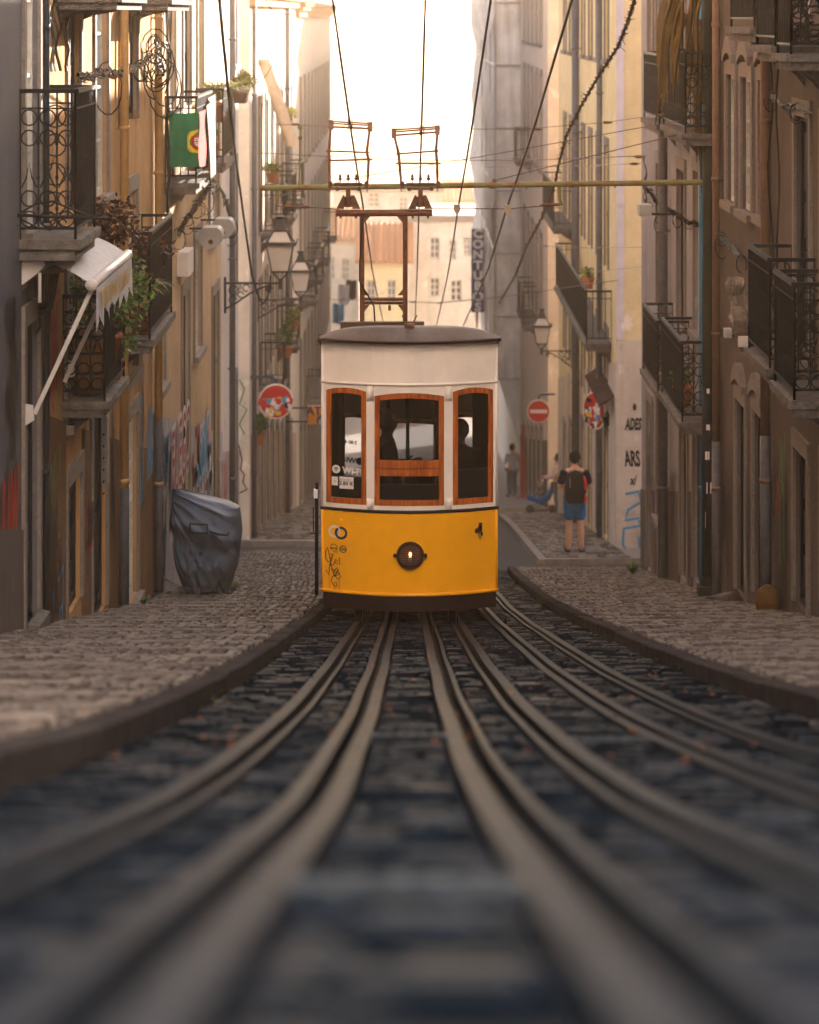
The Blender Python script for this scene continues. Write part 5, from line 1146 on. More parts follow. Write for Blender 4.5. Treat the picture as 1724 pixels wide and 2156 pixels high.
def vert(label,f,px,y0_,y1_,n,seed,m=cable_m):
    rg=random.Random(seed); mb=MB(); Y=F*f.X/abs(px-CX)
    for _ in range(n):
        q=[]; oy=rg.uniform(-.35,.35)
        for k in range(14):
            py=y0_+(y1_-y0_)*k/13; q.append(f.pt(Y+oy+.06*math.sin(k*.8+oy*9),.05+.02*math.sin(k+oy*5),-(py-YH)*Y/F))
        mb.tube(q,.008,4,cap=False)
    tag(mb.build('wall_cable',m),label,'cable','cables hanging down the walls')
vert('black cables hanging down the near end of the ochre house',FL,105,-60,150,6,1); vert('black cables dropping between the orange pipe and the dark door on the right',FR,1640,60,700,4,2); vert('thin cables down the pale ochre house beside the shutters',FL,348,-20,540,7,3)
vert('two thin cables beside the ochre doorways',FL,136,0,150,2,4); vert('grey cable down the lilac house by its downpipe',FR,1366,330,440,2,5,greycable)
# ================= STREET LAMPS =================
lampglass=mat('frosted_lamp_glass',(.62,.55,.5),.35,.15,4); lampm=mat('dark_lamp_iron',(.05,.045,.05),.5,.3,12)
def street_lamp(label,cpx,cpy,Y,side,wallx,sc_=1.0,group='wall lamps on iron brackets'):
    c=P(cpx,cpy,Y)    # bottom of lantern cage
    r=empty('street_lamp',(c.x,Y,c.z),label,'street lamp',group); V=lambda x,y,z:c+Vector((x,y,z))*sc_
    mb=MB(); k4=lambda w,z:[V(-w,-w,z),V(w,-w,z),V(w,w,z),V(-w,w,z)]
    lo,hi,cap=k4(.135,0),k4(.225,.46),k4(.11,.68)
    for a,b in zip(lo,hi): mb.tube([a,b],.011*sc_,5)
    for a,b in zip(hi,cap): mb.tube([a,b],.013*sc_,5)
    for q in (lo,cap):
        for i in range(4): mb.bar(q[i],q[(i+1)%4],.025*sc_,.03*sc_)
    o4=k4(.255,.47)
    for i in range(4): mb.bar(o4[i],o4[(i+1)%4],.03*sc_,.06*sc_); mb.tube([o4[i],o4[i]+Vector((.03 if i in (1,2) else -.03,0,.05))*sc_],.012*sc_,5)
    mb.add(k4(.12,.67)+k4(.07,.8)+k4(.05,.87),[(0,1,5,4),(1,2,6,5),(2,3,7,6),(3,0,4,7),(4,5,9,8),(5,6,10,9),(6,7,11,10),(7,4,8,11)])
    mb.lathe(V(0,0,.86),[(.05*sc_,0),(.085*sc_,.03*sc_),(.09*sc_,.05*sc_),(.03*sc_,.07*sc_)],12)
    for a in lo: mb.tube([a,a*.55+V(0,0,-.14)*.45-Vector((0,0,.02)),V(0,0,-.16)],.011*sc_,5)
    mb.build('lantern_frame',lampm,r)
    g=MB(); i1,i2,i3=k4(.128,.015),k4(.215,.45),k4(.105,.665)
    for i in range(4):
        j=(i+1)%4; g.add([i1[i],i1[j],i2[j],i2[i]],[(0,1,2,3)]); g.add([i2[i],i2[j],i3[j],i3[i]],[(0,1,2,3)])
    g.build('lantern_glass',lampglass,r)
    mb=MB(); z=-.2; L=abs(wallx-c.x)/sc_; s=-1 if wallx<c.x else 1
    mb.tube([V(0,0,-.12),V(0,0,-.3)],.035*sc_,8); mb.bar(V(s*-.02,0,z),V(s*L,0,z),.03*sc_,.035*sc_)
    arc=[V(s*(L-.02),0,z-.42),V(s*(L*.8),0,z-.33),V(s*(L*.55),0,z-.17),V(s*(L*.3),0,z-.06),V(s*L*.15,0,z-.03)]
    mb.tube(arc,.018*sc_,6); mb.tube([V(s*L,0,z+.1),V(s*L,0,z-.5)],.022*sc_,6)
    for cx_,cz_,rr in ((.85,-.12,.075),(.62,-.08,.055),(.86,-.28,.06),(.2,-.1,.05),(.72,-.19,.045)): mb.ring(V(s*L*cx_,0,z+cz_),rr*sc_,.012*sc_,'y',14,0,300)
    mb.ring(V(s*L*.2,0,z-.1),.025*sc_,.014*sc_,'y',10); mb.tube([V(s*L*.45,0,z-.12),V(s*L*.4,0,z-.2)],.01*sc_,5)
    mb.build('bracket',lampm,r); return r
street_lamp('nearest four sided street lamp on the left, on a scrolled bracket before the cross street',590,571,48.4,-1,-3.13,1.02)
street_lamp('second left street lamp, smaller and partly behind the first one',633,613,60,-1,-3.2,.92)
street_lamp('single street lamp on the right facade above the no entry sign',1140,723,68,1,3.88,.9)
# ================= SIGNS =================
signred=mat('sign_red',(.45,.015,.015),.35,.15,4); signw=mat('sign_white',(.65,.6,.57),.4,.15,6); stk=[signw,blk,mat('sticker_grey',(.35,.35,.36),.5,.2),mat('sticker_gold',(.6,.35,.05),.5,.1),gblue,redn]
def round_sign(name,label,px,py,Y,r_,yaw,wallx,bar_=True,seed=1,nst=26,cat='road sign'):
    c=P(px,py,Y); ob=empty(name,c,label,cat,'no entry signs'); M=Matrix.Rotation(yaw,3,'Z'); W=lambda x,y,z:c+M@Vector((x,y,z))
    def lat(prof,n=32): 
        m=MB(); vs=[]; 
        for rr,yy in prof:
            for k in range(n): t=2*math.pi*k/n; vs.append(W(rr*math.cos(t),yy,rr*math.sin(t)))
        return m.add(vs,[(i*n+k,i*n+(k+1)%n,(i+1)*n+(k+1)%n,(i+1)*n+k) for i in range(len(prof)-1) for k in range(n)]+[tuple(range(n)),tuple(range((len(prof)-1)*n,len(prof)*n))])
    lat([(r_,.02),(r_,-.012),(r_*.93,-.014)]).build('sign_plate',signw,ob); lat([(r_*.92,-.015),(r_*.92,-.018)]).build('sign_face',signred,ob)
    if bar_: m=MB(); q=[W(-r_*.74,-.021,-r_*.16),W(r_*.74,-.021,-r_*.16),W(r_*.74,-.021,r_*.16),W(-r_*.74,-.021,r_*.16)]; m.add(q,[(0,1,2,3)]); m.build('white_bar',signw,ob)
    rg=random.Random(seed); ms=[MB() for _ in stk]
    for k in range(nst):
        if bar_ and nst<5: x,z=((0,r_*.55),(0.02,-r_*.75))[k%2]
        else:
            a=rg.uniform(0,6.28); d=r_*.8*math.sqrt(rg.random()); x,z=d*math.cos(a),d*math.sin(a)
            if name=='no_entry_sign' and z>r_*.15 and rg.random()<.8: continue
        w,h=rg.uniform(.05,.16)*r_*1.5,rg.uniform(.05,.13)*r_*1.5; t=rg.uniform(-.5,.5); y=-.023-k*.0006; ct,st_=math.cos(t),math.sin(t)
        ms[rg.choice([0,0,0,1,2,3,4,5])].add([W(x+a_*ct-b_*st_,y,z+a_*st_+b_*ct) for a_,b_ in ((-w,-h),(w,-h),(w,h),(-w,h))],[(0,1,2,3)])
    for m,mm in zip(ms,stk):
        if m.v: m.build('sticker',mm,ob)
    m=MB(); a=W(0,.03,r_*.9); m.tube([a,a+Vector((0,.0,.1)),a+Vector((math.copysign(.06,wallx-c.x),0,.16)),Vector((wallx,Y,a.z+.18))],.03,8); m.box(a.x-.02,a.x+.02,Y+.025,Y+.05,c.z-r_*.8,c.z+r_*.9); m.build('sign_arm',mat('dark_blue_sign_arm',(.03,.05,.09),.5,.2),ob); return ob
round_sign('no_entry_sign','large round red sign covered with stickers on the left corner',581,845,57.5,.355,.12,-3.35,True,2,46)
round_sign('no_entry_sign','clean round no entry sign with a white bar on the right, far away',1134,866,76,.31,-.1,3.88,True,3,2)
round_sign('no_entry_sign','oval looking sign turned sideways and covered with stickers in front of the yellow house',1252,865,56,.37,-1.0,4.15,False,4,60)
def board(name,label,px0,py0,px1,py1,Y,m,wallx=None,th=.12,cat='sign'):
    a,b=P(px0,py0,Y),P(px1,py1,Y); ob=empty(name,((a.x+b.x)/2,Y,b.z),label,cat); mb=MB(); mb.box(a.x,b.x,Y,Y+th,b.z,a.z); mb.build('panel',m,ob); 
    if wallx is not None:
        q=MB(); xe=b.x if wallx>b.x else a.x
        for z in (a.z-.12*(a.z-b.z),b.z+.12*(a.z-b.z)): q.bar((xe,Y+th/2,z),(wallx,Y+th/2,z),.04)
        q.build('bracket',iron,ob)
    return ob,a,b
o,a,b=board('shop_sign','tall narrow navy sign reading CONTUBOS downwards on the right side beyond the tram',992,482,1020,658,112,mat('navy_sign_panel',(.02,.04,.13),.4,.2,3),3.2)
mb=MB(); n=8; h=(a.z-b.z)/n
for k,chr_ in enumerate('CONTUBOS'): text_mb(mb,chr_,h*1.12,lambda x,y,k=k:Vector(((a.x+b.x)/2+x*1.15,112-.006,a.z-h*(k+.5)+y)),.018)
mb.build('lettering',mat('bright_white_letters',(.85,.83,.8),.5,.05),o)
o,a,b=board('cash_sign','orange cash machine sign half hidden behind the tram on the left',648,855,690,893,72,mat('orange_sign_panel',(.75,.25,.02),.4,.1,3),-3.15)
mb=MB(); text_mb(mb,'ATM',.3,lambda x,y:Vector(((a.x+b.x)/2+x+.02,72-.006,(a.z+b.z)/2+.1+y)),.008); disc2(mb,b.x-.12,b.z+.08,.17,lambda x,z:Vector((x,71.994,max(z,b.z))),20); mb.build('lettering',navy,o)
mb=MB(); disc2(mb,b.x-.12,b.z+.06,.1,lambda x,z:Vector((x,71.99,max(z,b.z))),20,.06); mb.build('emblem',signw,o)
# brown canopy and small lanterns on the yellow corner house
r=empty('brown_canopy',(4.0,60,-7.6),'brown metal canopy over the shop door of the yellow corner house','canopy'); mb=MB(); a=Vector((0,0,-7.45))
mb.hexa([Vector((3.6,58.5,a.z)),Vector((3.9,58.5,a.z+.2)),Vector((3.9,54,a.z+.2)),Vector((3.6,54,a.z)),Vector((3.6,58.5,a.z+.04)),Vector((3.9,58.5,a.z+.24)),Vector((3.9,54,a.z+.24)),Vector((3.6,54,a.z+.04))]); mb.build('canopy_sheet',mat('brown_sheet_metal',(.05,.033,.03),.8,.3,5,spec=0),r)
def wall_lantern(label,c,sc_,m=iron,gm=None,wall=None):
    c=Vector(c); r=empty('wall_lantern',c,label,'lantern'); mb=MB(); V=lambda x,y,z:c+Vector((x,y,z))*sc_
    mb.add([V(.2*math.cos(t),.2*math.sin(t),.3) for t in [k*math.pi/3 for k in range(6)]]+[V(.04*math.cos(t),.04*math.sin(t),.46) for t in [k*math.pi/3 for k in range(6)]],[(k,(k+1)%6,(k+1)%6+6,k+6) for k in range(6)]+[tuple(range(6))])
    mb.lathe(V(0,0,.46),[(.03*sc_,0),(.04*sc_,.03*sc_),(.01*sc_,.06*sc_)],8)
    for k in range(6): t=k*math.pi/3; mb.tube([V(.09*math.cos(t),.09*math.sin(t),0),V(.15*math.cos(t),.15*math.sin(t),.3)],.012*sc_,5)
    mb.lathe(V(0,0,-.02),[(.03*sc_,-.04*sc_),(.1*sc_,.0),(.1*sc_,.03*sc_)],8)
    if wall is not None: mb.tube([V(0,0,-.04),V(0,0,-.14),Vector((wall,c.y,c.z-.2*sc_))],.015*sc_,6)
    mb.build('lantern_frame',m,r); g=MB(); g.add([V(.085*math.cos(t),.085*math.sin(t),.02) for t in [k*math.pi/3 for k in range(6)]]+[V(.14*math.cos(t),.14*math.sin(t),.29) for t in [k*math.pi/3 for k in range(6)]],[(k,(k+1)%6,(k+1)%6+6,k+6) for k in range(6)]); g.build('lantern_glass',gm or pane_m,r)
c=P(84,652,24.0); wall_lantern('black hexagonal wall lantern under the awning at the left edge',(c.x,24.0,c.z),1.05,wall=-3.15)
c=P(1277,895,55.3); wall_lantern('small black lantern by the oval sign on the yellow corner house',(c.x,55.3,c.z),.55,wall=3.9)
# ================= AWNING =================
r=empty('awning',(-3.0,24.6,-2.5),'pale retractable awning with a lettered zigzag valance on the grey house','awning')
awm=mat('white_awning_canvas',(.42,.41,.42),.8,.25,14,.2,60); alum=mat('white_enamel_awning_metal',(.5,.46,.45),.35,.15,6)
ya,yb=23.15,26.1
W0=lambda y:Vector((-3.1,y,-(549-YH)/259.)); W1=lambda y:Vector((-2.58,y,-(599-YH)/259.))
mb=MB(); vs=[]; n=12
for i in range(n+1):
    for j in range(9):
        t=j/8; y=ya+(yb-ya)*i/n; v=W0(y).lerp(W1(y),t); v.z+=.05*math.sin(math.pi*t)*1.0-.012*math.sin(i*1.3)*math.sin(math.pi*t); vs.append(v)
mb.add(vs,[(i*9+j,i*9+j+1,(i+1)*9+j+1,(i+1)*9+j) for i in range(n) for j in range(8)]); fab=mb.build('awning_fabric',awm,r,True)
gold=mat('golden_lettering',(.5,.3,.04),.6,.2); 
def af(u_,v_):
    y=ya+.35+u_; t=.5-v_; v=W0(y).lerp(W1(y),t); v.z+=.05*math.sin(math.pi*t)+.008; return v
mb=MB(); text_mb(mb,'VINHOS',.42,lambda x,y:af(1.25+x*1.15,.12+y*.65),.006); mb.build('lettering',gold,fab)
mb=MB(); mb.tube([W1(ya-.03),W1(yb+.03)],.042,12); mb.lathe(W1(ya-.04),[(.05,-.02),(.05,.01)],12,'y'); mb.build('front_bar',alum,r,True)
mb=MB(); vs=[]; N=24; xf=-2.545
top=[Vector((xf,ya+(yb-ya)*k/N,W1(0).z-.03)) for k in range(N+1)]
bot=[Vector((xf+.012*math.sin(k*1.9),ya+(yb-ya)*k/N,W1(0).z-(.40 if k%4==0 else .26 if k%2==0 else .31))) for k in range(N+1)]
mb.add(top+bot,[(k,k+1,N+2+k,N+1+k) for k in range(N)]); val=mb.build('valance',awm,r)
for body,mm,y_,dx in (('PETISCARIA DA BICA',gold,-.15,.006),):
    mb=MB(); text_mb(mb,body,.26,lambda x,y:Vector((xf+.016,(ya+yb)/2+x*.98,W1(0).z-.16+y*.8)),.006); mb.build('lettering',mm,val)
for yy in (ya+.05,yb-.9):
    mb=MB(); a=W1(yy)+Vector((0,0,-.03)); b=Vector((-3.05,yy,-(872-YH)/259.)); mb.bar(a,b,.035,.045,Vector((0,1,0))); mb.build('folding_arm',alum,r)
for yy in (ya,yb-.05):
    mb=MB(); mb.prism([Vector((-3.15,yy,-1.93)),Vector((-3.0,yy,-1.95)),Vector((-2.96,yy,-2.04)),Vector((-3.04,yy,-2.12)),Vector((-3.15,yy,-2.2))],(0,.03,0)); mb.build('wall_bracket',alum,r); mb=MB(); mb.prism([Vector((-3.15,yy,-3.16)),Vector((-3.06,yy,-3.18)),Vector((-3.05,yy,-3.3)),Vector((-3.15,yy,-3.36))],(0,.03,0)); mb.build('arm_pivot',alum,r)
mb=MB(); mb.tube([Vector((-3.0,ya-.02,-2.1)),Vector((-3.0,ya-.02,-2.34))],.014,6); mb.build('crank_hook',alum,r)
# wrought iron hanging bracket in front of the first balcony
mb=MB(); s=262.; hp=lambda px,py:P(px,py,F/s)
mb.tube([hp(20,452),hp(120,457),hp(235,460)],.014,6); mb.tube([hp(45,447),hp(75,430),hp(110,424),hp(150,440),hp(185,455),hp(208,455),hp(218,447),hp(214,438),hp(206,442)],.009,6)
mb.tube([hp(38,455),hp(26,465),hp(27,476),hp(38,475)],.01,6); mb.tube([hp(45,462),hp(80,480),hp(105,484),hp(135,478)],.008,6)
for c_ in (98,115,132): mb.ring(hp(c_,470),.03,.007,'y',14,0,300)
mb.tube([hp(235,460),hp(237,453),hp(230,451)],.009,6)
tag(mb.build('sign_bracket',iron),'scrolled iron sign bracket without a sign below the top left balcony','bracket')
# ================= FLAGS AND CLOTHS =================
s=163.8; Yf=F/s-.03
green=mat('green_flag_cloth',(.012,.14,.07),.85,.25,5); redf=mat('red_flag_cloth',(.3,.012,.012),.85,.2,5)
r=empty('flag',P(387,236,Yf),'green and red flag with a yellow ringed shield tied to a balcony railing','flag'); mb=MB(); nx,ny=16,16; vs=[]
def fl(u_,v_):
    px=356+(418-356)*u_; py=236+(352-236)*v_+5*math.sin(math.pi*u_)*(1-v_)*.6; p=P(px,py,Yf); p.y-=.02+.02*math.sin(u_*9+v_*2)+.01*math.sin(u_*5-v_*6); p.x+=.015*math.sin(v_*3)*(1-u_); return p
for j in range(ny+1):
    for i in range(nx+1): vs.append(fl(i/nx,j/ny))
mb.add(vs,[(j*(nx+1)+i,j*(nx+1)+i+1,(j+1)*(nx+1)+i+1,(j+1)*(nx+1)+i) for j in range(ny) for i in range(nx)]); mb.build('green_field',green,r,True)
xo=fl(1,0).x; mb=MB(); vs=[]
def fr_(u_,v_): p=fl(1,v_); return Vector((p.x+.006+.012*math.sin(v_*7+u_*3),p.y+u_*1.2,p.z-.05*u_*v_))
for j in range(13):
    for i in range(7): vs.append(fr_(i/6,j/12))
mb.add(vs,[(j*7+i,j*7+i+1,(j+1)*7+i+1,(j+1)*7+i) for j in range(12) for i in range(6)]); mb.build('red_field',redf,r,True)
em=lambda x,z,o:(fl(min(1,1+x/ .40),max(0,min(1,.53-z/.72)))+Vector((0,-.006-o,0))) if x<=0 else (fr_(min(1,x*1.6),max(0,min(1,.53-z/.72)))+Vector((.006+o,0,0)))
gy_=mat('yellow_emblem',(.6,.42,.03),.8,.1)
mb=MB(); disc2(mb,0,0,.155,lambda x,z:em(min(x,0),z,0),28,.12,90,270)
for a in (-.5,0,.5): mb.ribbon([(-.15*math.cos(t),.15*math.sin(t)*math.cos(a)+.1*a*math.cos(t)) for t in [k*.3-1.5 for k in range(11)]],.012,lambda x,z:em(min(x,0),z,.001))
mb.build('armillary_ring',gy_,r)
mb=MB(); mb.add([em(-.095,.08,.003),em(0,.08,.003),em(0,-.11,.003),em(-.06,-.09,.003),em(-.095,-.04,.003)],[(0,1,2,3,4)]); mb.build('red_shield',redf,r)
mb=MB(); mb.add([em(-.055,.05,.005),em(0,.05,.005),em(0,-.07,.005),em(-.04,-.05,.005),em(-.055,-.02,.005)],[(0,1,2,3,4)]); mb.build('white_shield',signw,r)
mb=MB()
for x,z in ((-.025,.0),(-.043,.0),(-.008,.0),(-.025,.025),(-.025,-.03)): disc2(mb,x,z,.009,lambda a,b:em(a,b,.007),8)
mb.build('small_shields',navy,r)
def cloth(name,label,fn,m,cat,nx=10,ny=12):
    mb=MB(); mb.add([fn(i/nx,j/ny) for j in range(ny+1) for i in range(nx+1)],[(j*(nx+1)+i,j*(nx+1)+i+1,(j+1)*(nx+1)+i+1,(j+1)*(nx+1)+i) for j in range(ny) for i in range(nx)]); return tag(mb.build(name,m,smooth=True),label,cat)
cloth('grey_banner','grey cloth hanging over the street side of the flag balcony',lambda u_,v_:Vector((-2.70+.03*math.sin(u_*8+v_*2)+.03*v_,37.9+u_*1.3,-(212-YH)/158.+ .12*(u_-.5)-1.05*v_)),mat('grey_banner_cloth',(.22,.19,.18),.85,.3,6),'cloth')
cloth('rolled_awning','long cream rolled awning cloth hanging from a window of the cream far house',lambda u_,v_:Vector((-3.1+.14*math.cos(u_*6.28)+.62*v_,60.5+.14*math.sin(u_*6.28),-.95-1.85*v_)),mat('cream_cloth',(.65,.5,.36),.85,.2,6),'awning',12,10)
for k,(px,py,Y,m,lb) in enumerate(((700,640,100,gblue,'blue cloth drying on a far left balcony'),(712,600,103,signw,'white sheet drying on a far left balcony'),(728,590,106,navyt,'dark cloth hanging by the far left houses next to the tram mast'))):
    p=P(px,py,Y); cloth('hanging_laundry',lb,lambda u_,v_,p=p:p+Vector((.5*u_*.8,.05*math.sin(u_*9),-.7*v_+.02*math.sin(u_*7))),m,'laundry',6,6)
# ================= POTS AND PLANTS =================
def pot_plant(label,c,r0,h,kind='bush',n=160,seed=1,spread=.25,potm=terra,name='potted_plant',group='potted plants on the balconies'):
    c=Vector(c); rg=random.Random(seed); ob=empty(name,c,label,'potted plant',group)
    mb=MB(); mb.lathe(c,[(r0*.7,0),(r0*.95,h*.85),(r0*1.08,h*.85),(r0*1.08,h),(r0*.9,h),(r0*.88,h*.9)],18); mb.build('pot',potm,ob,True)
    mb=MB(); t=c+Vector((0,0,h))
    if kind=='bush': leaves(mb,t+Vector((0,0,spread*.9)),(spread,spread*1.2,spread*.9),n,.07,rg)
    elif kind=='red': leaves(mb,t+Vector((0,0,spread*.9)),(spread,spread*1.3,spread*.8),n,.08,rg)
    else: blades(mb,t,n,spread*2,.022,rg)
    if kind!='blades':
        sm=MB(); 
        for _ in range(6): d=Vector((rg.uniform(-1,1)*spread,rg.uniform(-1,1)*spread,spread*1.4)); sm.tube([t,t+d*.5+Vector((.02,0,0)),t+d],[.008,.006,.003],4)
        sm.build('stems',mat('brown_stem',(.08,.05,.03),.8,.2),ob)
    mb.build('foliage',{'red':leafr_m,'bush':leaf_m,'blades':leafy_m}[kind],ob); return ob
z2=-(713-YH)/195.; z3=-(845-YH)/232.
pot_plant('big terracotta pot of long strap leaves on the stone balcony right of the awning',(-2.98,31.2,z2),.17,.36,'blades',150,1,.36)
pot_plant('dark red leaved plant behind the strap leaves on the same balcony',(-2.95,32.0,z2+.35),.12,.25,'red',420,2,.3)
pot_plant('dark red leafed plant above the awning on the barrel balcony',(-2.86,26.9,z3+1.05),.12,.2,'red',480,3,.34)
pot_plant('green vine plant trailing on the barrel balcony',(-2.86,26.9,z3+.2),.14,.3,'bush',1300,4,.46)
pot_plant('small leafy plant in the far corner of the barrel balcony',(-2.85,27.4,z3),.1,.2,'bush',260,5,.28)
z5=-(343-YH)/143.
pot_plant('terracotta pot with a round grey cactus on the upper planter balcony',(-2.95,42.5,z5),.12,.3,'bush',160,6,.12)
pot_plant('tall spiky plant with drooping leaves on the upper planter balcony',(-2.9,43.2,z5+.55),.16,.3,'blades',150,7,.5)
pot_plant('terracotta pot of yellow green blooms behind the flag',(-2.9,38.6,-(385-YH)/163.5+.05),.13,.3,'bush',150,8,.2)
pot_plant('terracotta pot plant on the lilac house lower balcony',(3.55,37.0,-(885-YH)/168.),.13,.27,'bush',170,9,.16)
c=P(508,200,44.1); ob=empty('planter_box',c,'brown window box of yellow green succulents hung outside the upper left railing','planter'); mb=MB(); a,b=P(489,182,44),P(527,217,44)
mb.hexa([Vector((a.x+.05,43.75,b.z)),Vector((b.x-.07,43.75,b.z)),Vector((b.x-.07,44.3,b.z)),Vector((a.x+.05,44.3,b.z)),Vector((a.x,43.7,a.z)),Vector((b.x,43.7,a.z-.05)),Vector((b.x,44.35,a.z-.05)),Vector((a.x,44.35,a.z))]); mb.build('box',mat('brown_planter',(.13,.07,.05),.6,.2),ob)
mb=MB(); leaves(mb,P(512,172,44),(.2,.25,.11),650,.055,random.Random(5)); leaves(mb,P(513,158,44),(.09,.1,.08),160,.05,random.Random(6)); mb.build('foliage',leafy_m,ob)
# barrel on balcony
c=Vector((-2.97,26.3,z3)); ob=empty('wooden_barrel',c,'old wooden barrel standing on the balcony below the awning','barrel'); mb=MB(); mb.lathe(c,[(.14,0),(.17,.15),(.185,.3),(.17,.45),(.14,.6)],20); mb.build('staves',wood('old_barrel_wood',(.07,.03,.015),(.16,.07,.03),.6),ob,True)
mb=MB()
for z,r0 in ((.06,.155),(.22,.183),(.4,.182),(.55,.155)): mb.lathe(c+Vector((0,0,z)),[(r0,-.012),(r0,.012)],20)
mb.build('hoop',iron,ob)
# far plants
for k,(px,py,Y,n,m,sp_,lb) in enumerate(((543,890,58.2,500,leaf_m,(.16,.3,.22),'leafy plant hanging on the corner wall behind the sticker covered sign'),(603,702,62.5,420,leaf_m,(.2,.3,.3),'dark green trailing plant on the second far left balcony'),(617,660,66.8,320,leafy_m,(.18,.3,.2),'yellow green plant high on the far left balcony by the lamp'),(602,236,61.5,260,gyel,(.25,.3,.14),'bright yellow flowers on the top far left balcony'),(574,352,61.8,220,leafy_m,(.22,.3,.12),'green plant in a clay pot on the far left balcony'),(1236,572,57,120,leafy_m,(.12,.2,.12),'yellow green plant on the long balcony of the yellow corner house'))):
    p=P(px,py,Y); ob=empty('hanging_plant',p,lb,'plant','plants on the far balconies'); mb=MB(); leaves(mb,p,sp_,n,.09,random.Random(k),.3); mb.build('foliage',m,ob); mb=MB(); mb.lathe(p+Vector((0,0,-sp_[2]-.22)),[(.1,0),(.15,.2),(.16,.22)],12); mb.build('pot',terra,ob)
# cactus trailing from above in front of the pole
ob=empty('trailing_cactus',P(1490,120,35.9),'long trailing cactus hanging in front of the top of the dark pole','cactus'); mb=MB(); rg=random.Random(8)
for k in range(48):
    x0=rg.uniform(1410,1550); y0_=rg.uniform(-40,30); ln=rg.uniform(120,260) if abs(x0-1490)>22 else rg.uniform(150,420); q=[]; dx=(x0-1490)*rg.uniform(.2,.9); Yk=35.7+rg.uniform(-.25,.15)
    for t in range(8):
        w=t/7; q.append(P(x0+dx*w*(1-.3*w)+3*math.sin(k+t),y0_+ln*w*w*.6+ln*w*.4,Yk))
    mb.tube(q,[.014,.026,.032,.03,.034,.028,.024,.006],3)
mb.build('stems',mat('cactus_green_brown',(.12,.075,.022),.7,.5,3,island=.5),ob)
mb=MB(); c=P(1492,40,36.1); mb.lathe(c-Vector((0,0,.65)),[(.1,0),(.17,.05),(.17,.16),(.2,.2),(.2,.65)],14); mb.build('stone_capital',granite_d,ob)
# ================= COVERED MOTORCYCLE =================
Ym=35.6; S=168.5; gm=G(Ym)+.1; ob=empty('covered_motorcycle',((430-CX)/S,Ym,gm),'motorcycle under a wrinkled blue grey cover parked against the tagged wall on the left','motorcycle')
prof=[(1040,352,372),(1046,350,402),(1056,350,440),(1066,350,478),(1078,350,500),(1100,350,503),(1130,351,504),(1160,353,501),(1185,356,497),(1205,361,491),(1222,367,486),(1240,374,481),(1256,380,477)]
cov=mat('blue_grey_cover',(.07,.1,.15),.6,.25,3,.1,30,spec=.2); mb=MB(); vs=[]; n=150; M_=110
from mathutils import noise
def pr(py):
    for i in range(len(prof)-1):
        if prof[i][0]<=py<=prof[i+1][0]:
            t=(py-prof[i][0])/(prof[i+1][0]-prof[i][0]); return tuple(prof[i][j]*(1-t)+prof[i+1][j]*t for j in (1,2))
for j in range(M_+1):
    v=j/M_; py=1041+(1256-1041)*v; L_,R_=pr(py); cx_=((L_+R_)/2-CX)/S; hw=(R_-L_)/2/S; z=gm+(1262-py)/S
    dep=.95*(1-.28*v*v)*min(1,.03+1.15*v**.55)
    for k in range(n):
        t=2*math.pi*k/n; c_,s_=math.cos(t),math.sin(t)
        px_=c_*1.0
        # long folds fanning from the upper left corner, ridged, plus gathered creases low down
        a_=math.atan2(v+.15,px_+1.6); r1=1-abs(noise.noise(Vector((a_*9,math.hypot(v,px_)*1.1,.3))))*2.4
        r2=1-abs(noise.noise(Vector((px_*3.2+v*1.5,v*1.6,4.1))))*2.2; r3=noise.noise(Vector((px_*6,v*11,9.)))
        knee=.10*math.exp(-((v-.42-.1*px_)/.07)**2)-.09*math.exp(-((v-.56-.08*px_)/.08)**2)+.07*math.exp(-((v-.78)/.12)**2)
        f_=(.10*max(0,r1)+.06*max(0,r2)*min(1,v*1.6)+.035*r3*v+knee)*min(1,v*3)
        x=cx_+hw*math.copysign(abs(c_)**.85,c_)*(1-.03*abs(r2)); y=Ym+.75+dep*math.copysign(abs(s_)**.9,s_)-(f_*1.35-.06)*(1 if s_<.2 else .2)
        vs.append((x,y,z+.02*math.sin(t*3+v*4)*(1-v)-(y-Ym)*.17-(.05*max(0,math.sin(t*4.5+1))*(j==M_))))
mb.add(vs,[(j*n+k,j*n+(k+1)%n,(j+1)*n+(k+1)%n,(j+1)*n+k) for j in range(M_) for k in range(n)]+[tuple(range(n))]); cv=mb.build('cover',cov,ob,True)
sf=lambda px,py:Vector(((px-CX)/S,Ym-.34-.0*(py),gm+(1262-py)/S+.06))
mb=MB()
def front(px,py):
    L_,R_=pr(py); cx_=(L_+R_)/2; hw=(R_-L_)/2; v=(py-1041)/215; dep=.95*(1-.28*v*v); q=min(.98,abs(px-cx_)/hw); s_=math.sqrt(max(0,1-q**2.67)); x=(px-CX)/S; y=Ym+.75-dep*s_**.8-.1; return Vector((x,y,gm+(1262-py)/S-(y-Ym)*.17))
q=[(403,1112),(440,1114),(440,1132),(404,1130),(403,1112)]; mb.ribbon(q,4.5,front); mb.ribbon([(444,1128),(462,1134),(480,1136),(482,1130)],5,front); mb.build('lettering',blk,cv)
for y_,lb in ((Ym+.05,'front'),(Ym+1.35,'rear')):
    mb=MB(); c=Vector(((425-CX)/S,y_+.1,G(y_)+.1+.27)); mb.lathe(c,[(.12,-.06),(.25,-.055),(.27,0),(.25,.055),(.12,.06)],24,'x'); w_=mb.build('wheel',plas,ob,True)
mb=MB(); mb.tube([Vector(((455-CX)/S,Ym,gm+.25)),Vector(((470-CX)/S,Ym-.05,gm+.05)),Vector(((486-CX)/S,Ym-.05,gm+.02))],.014,6); mb.tube([Vector(((445-CX)/S,Ym,gm+.2)),Vector(((452-CX)/S,Ym-.02,gm+.02))],.012,6)
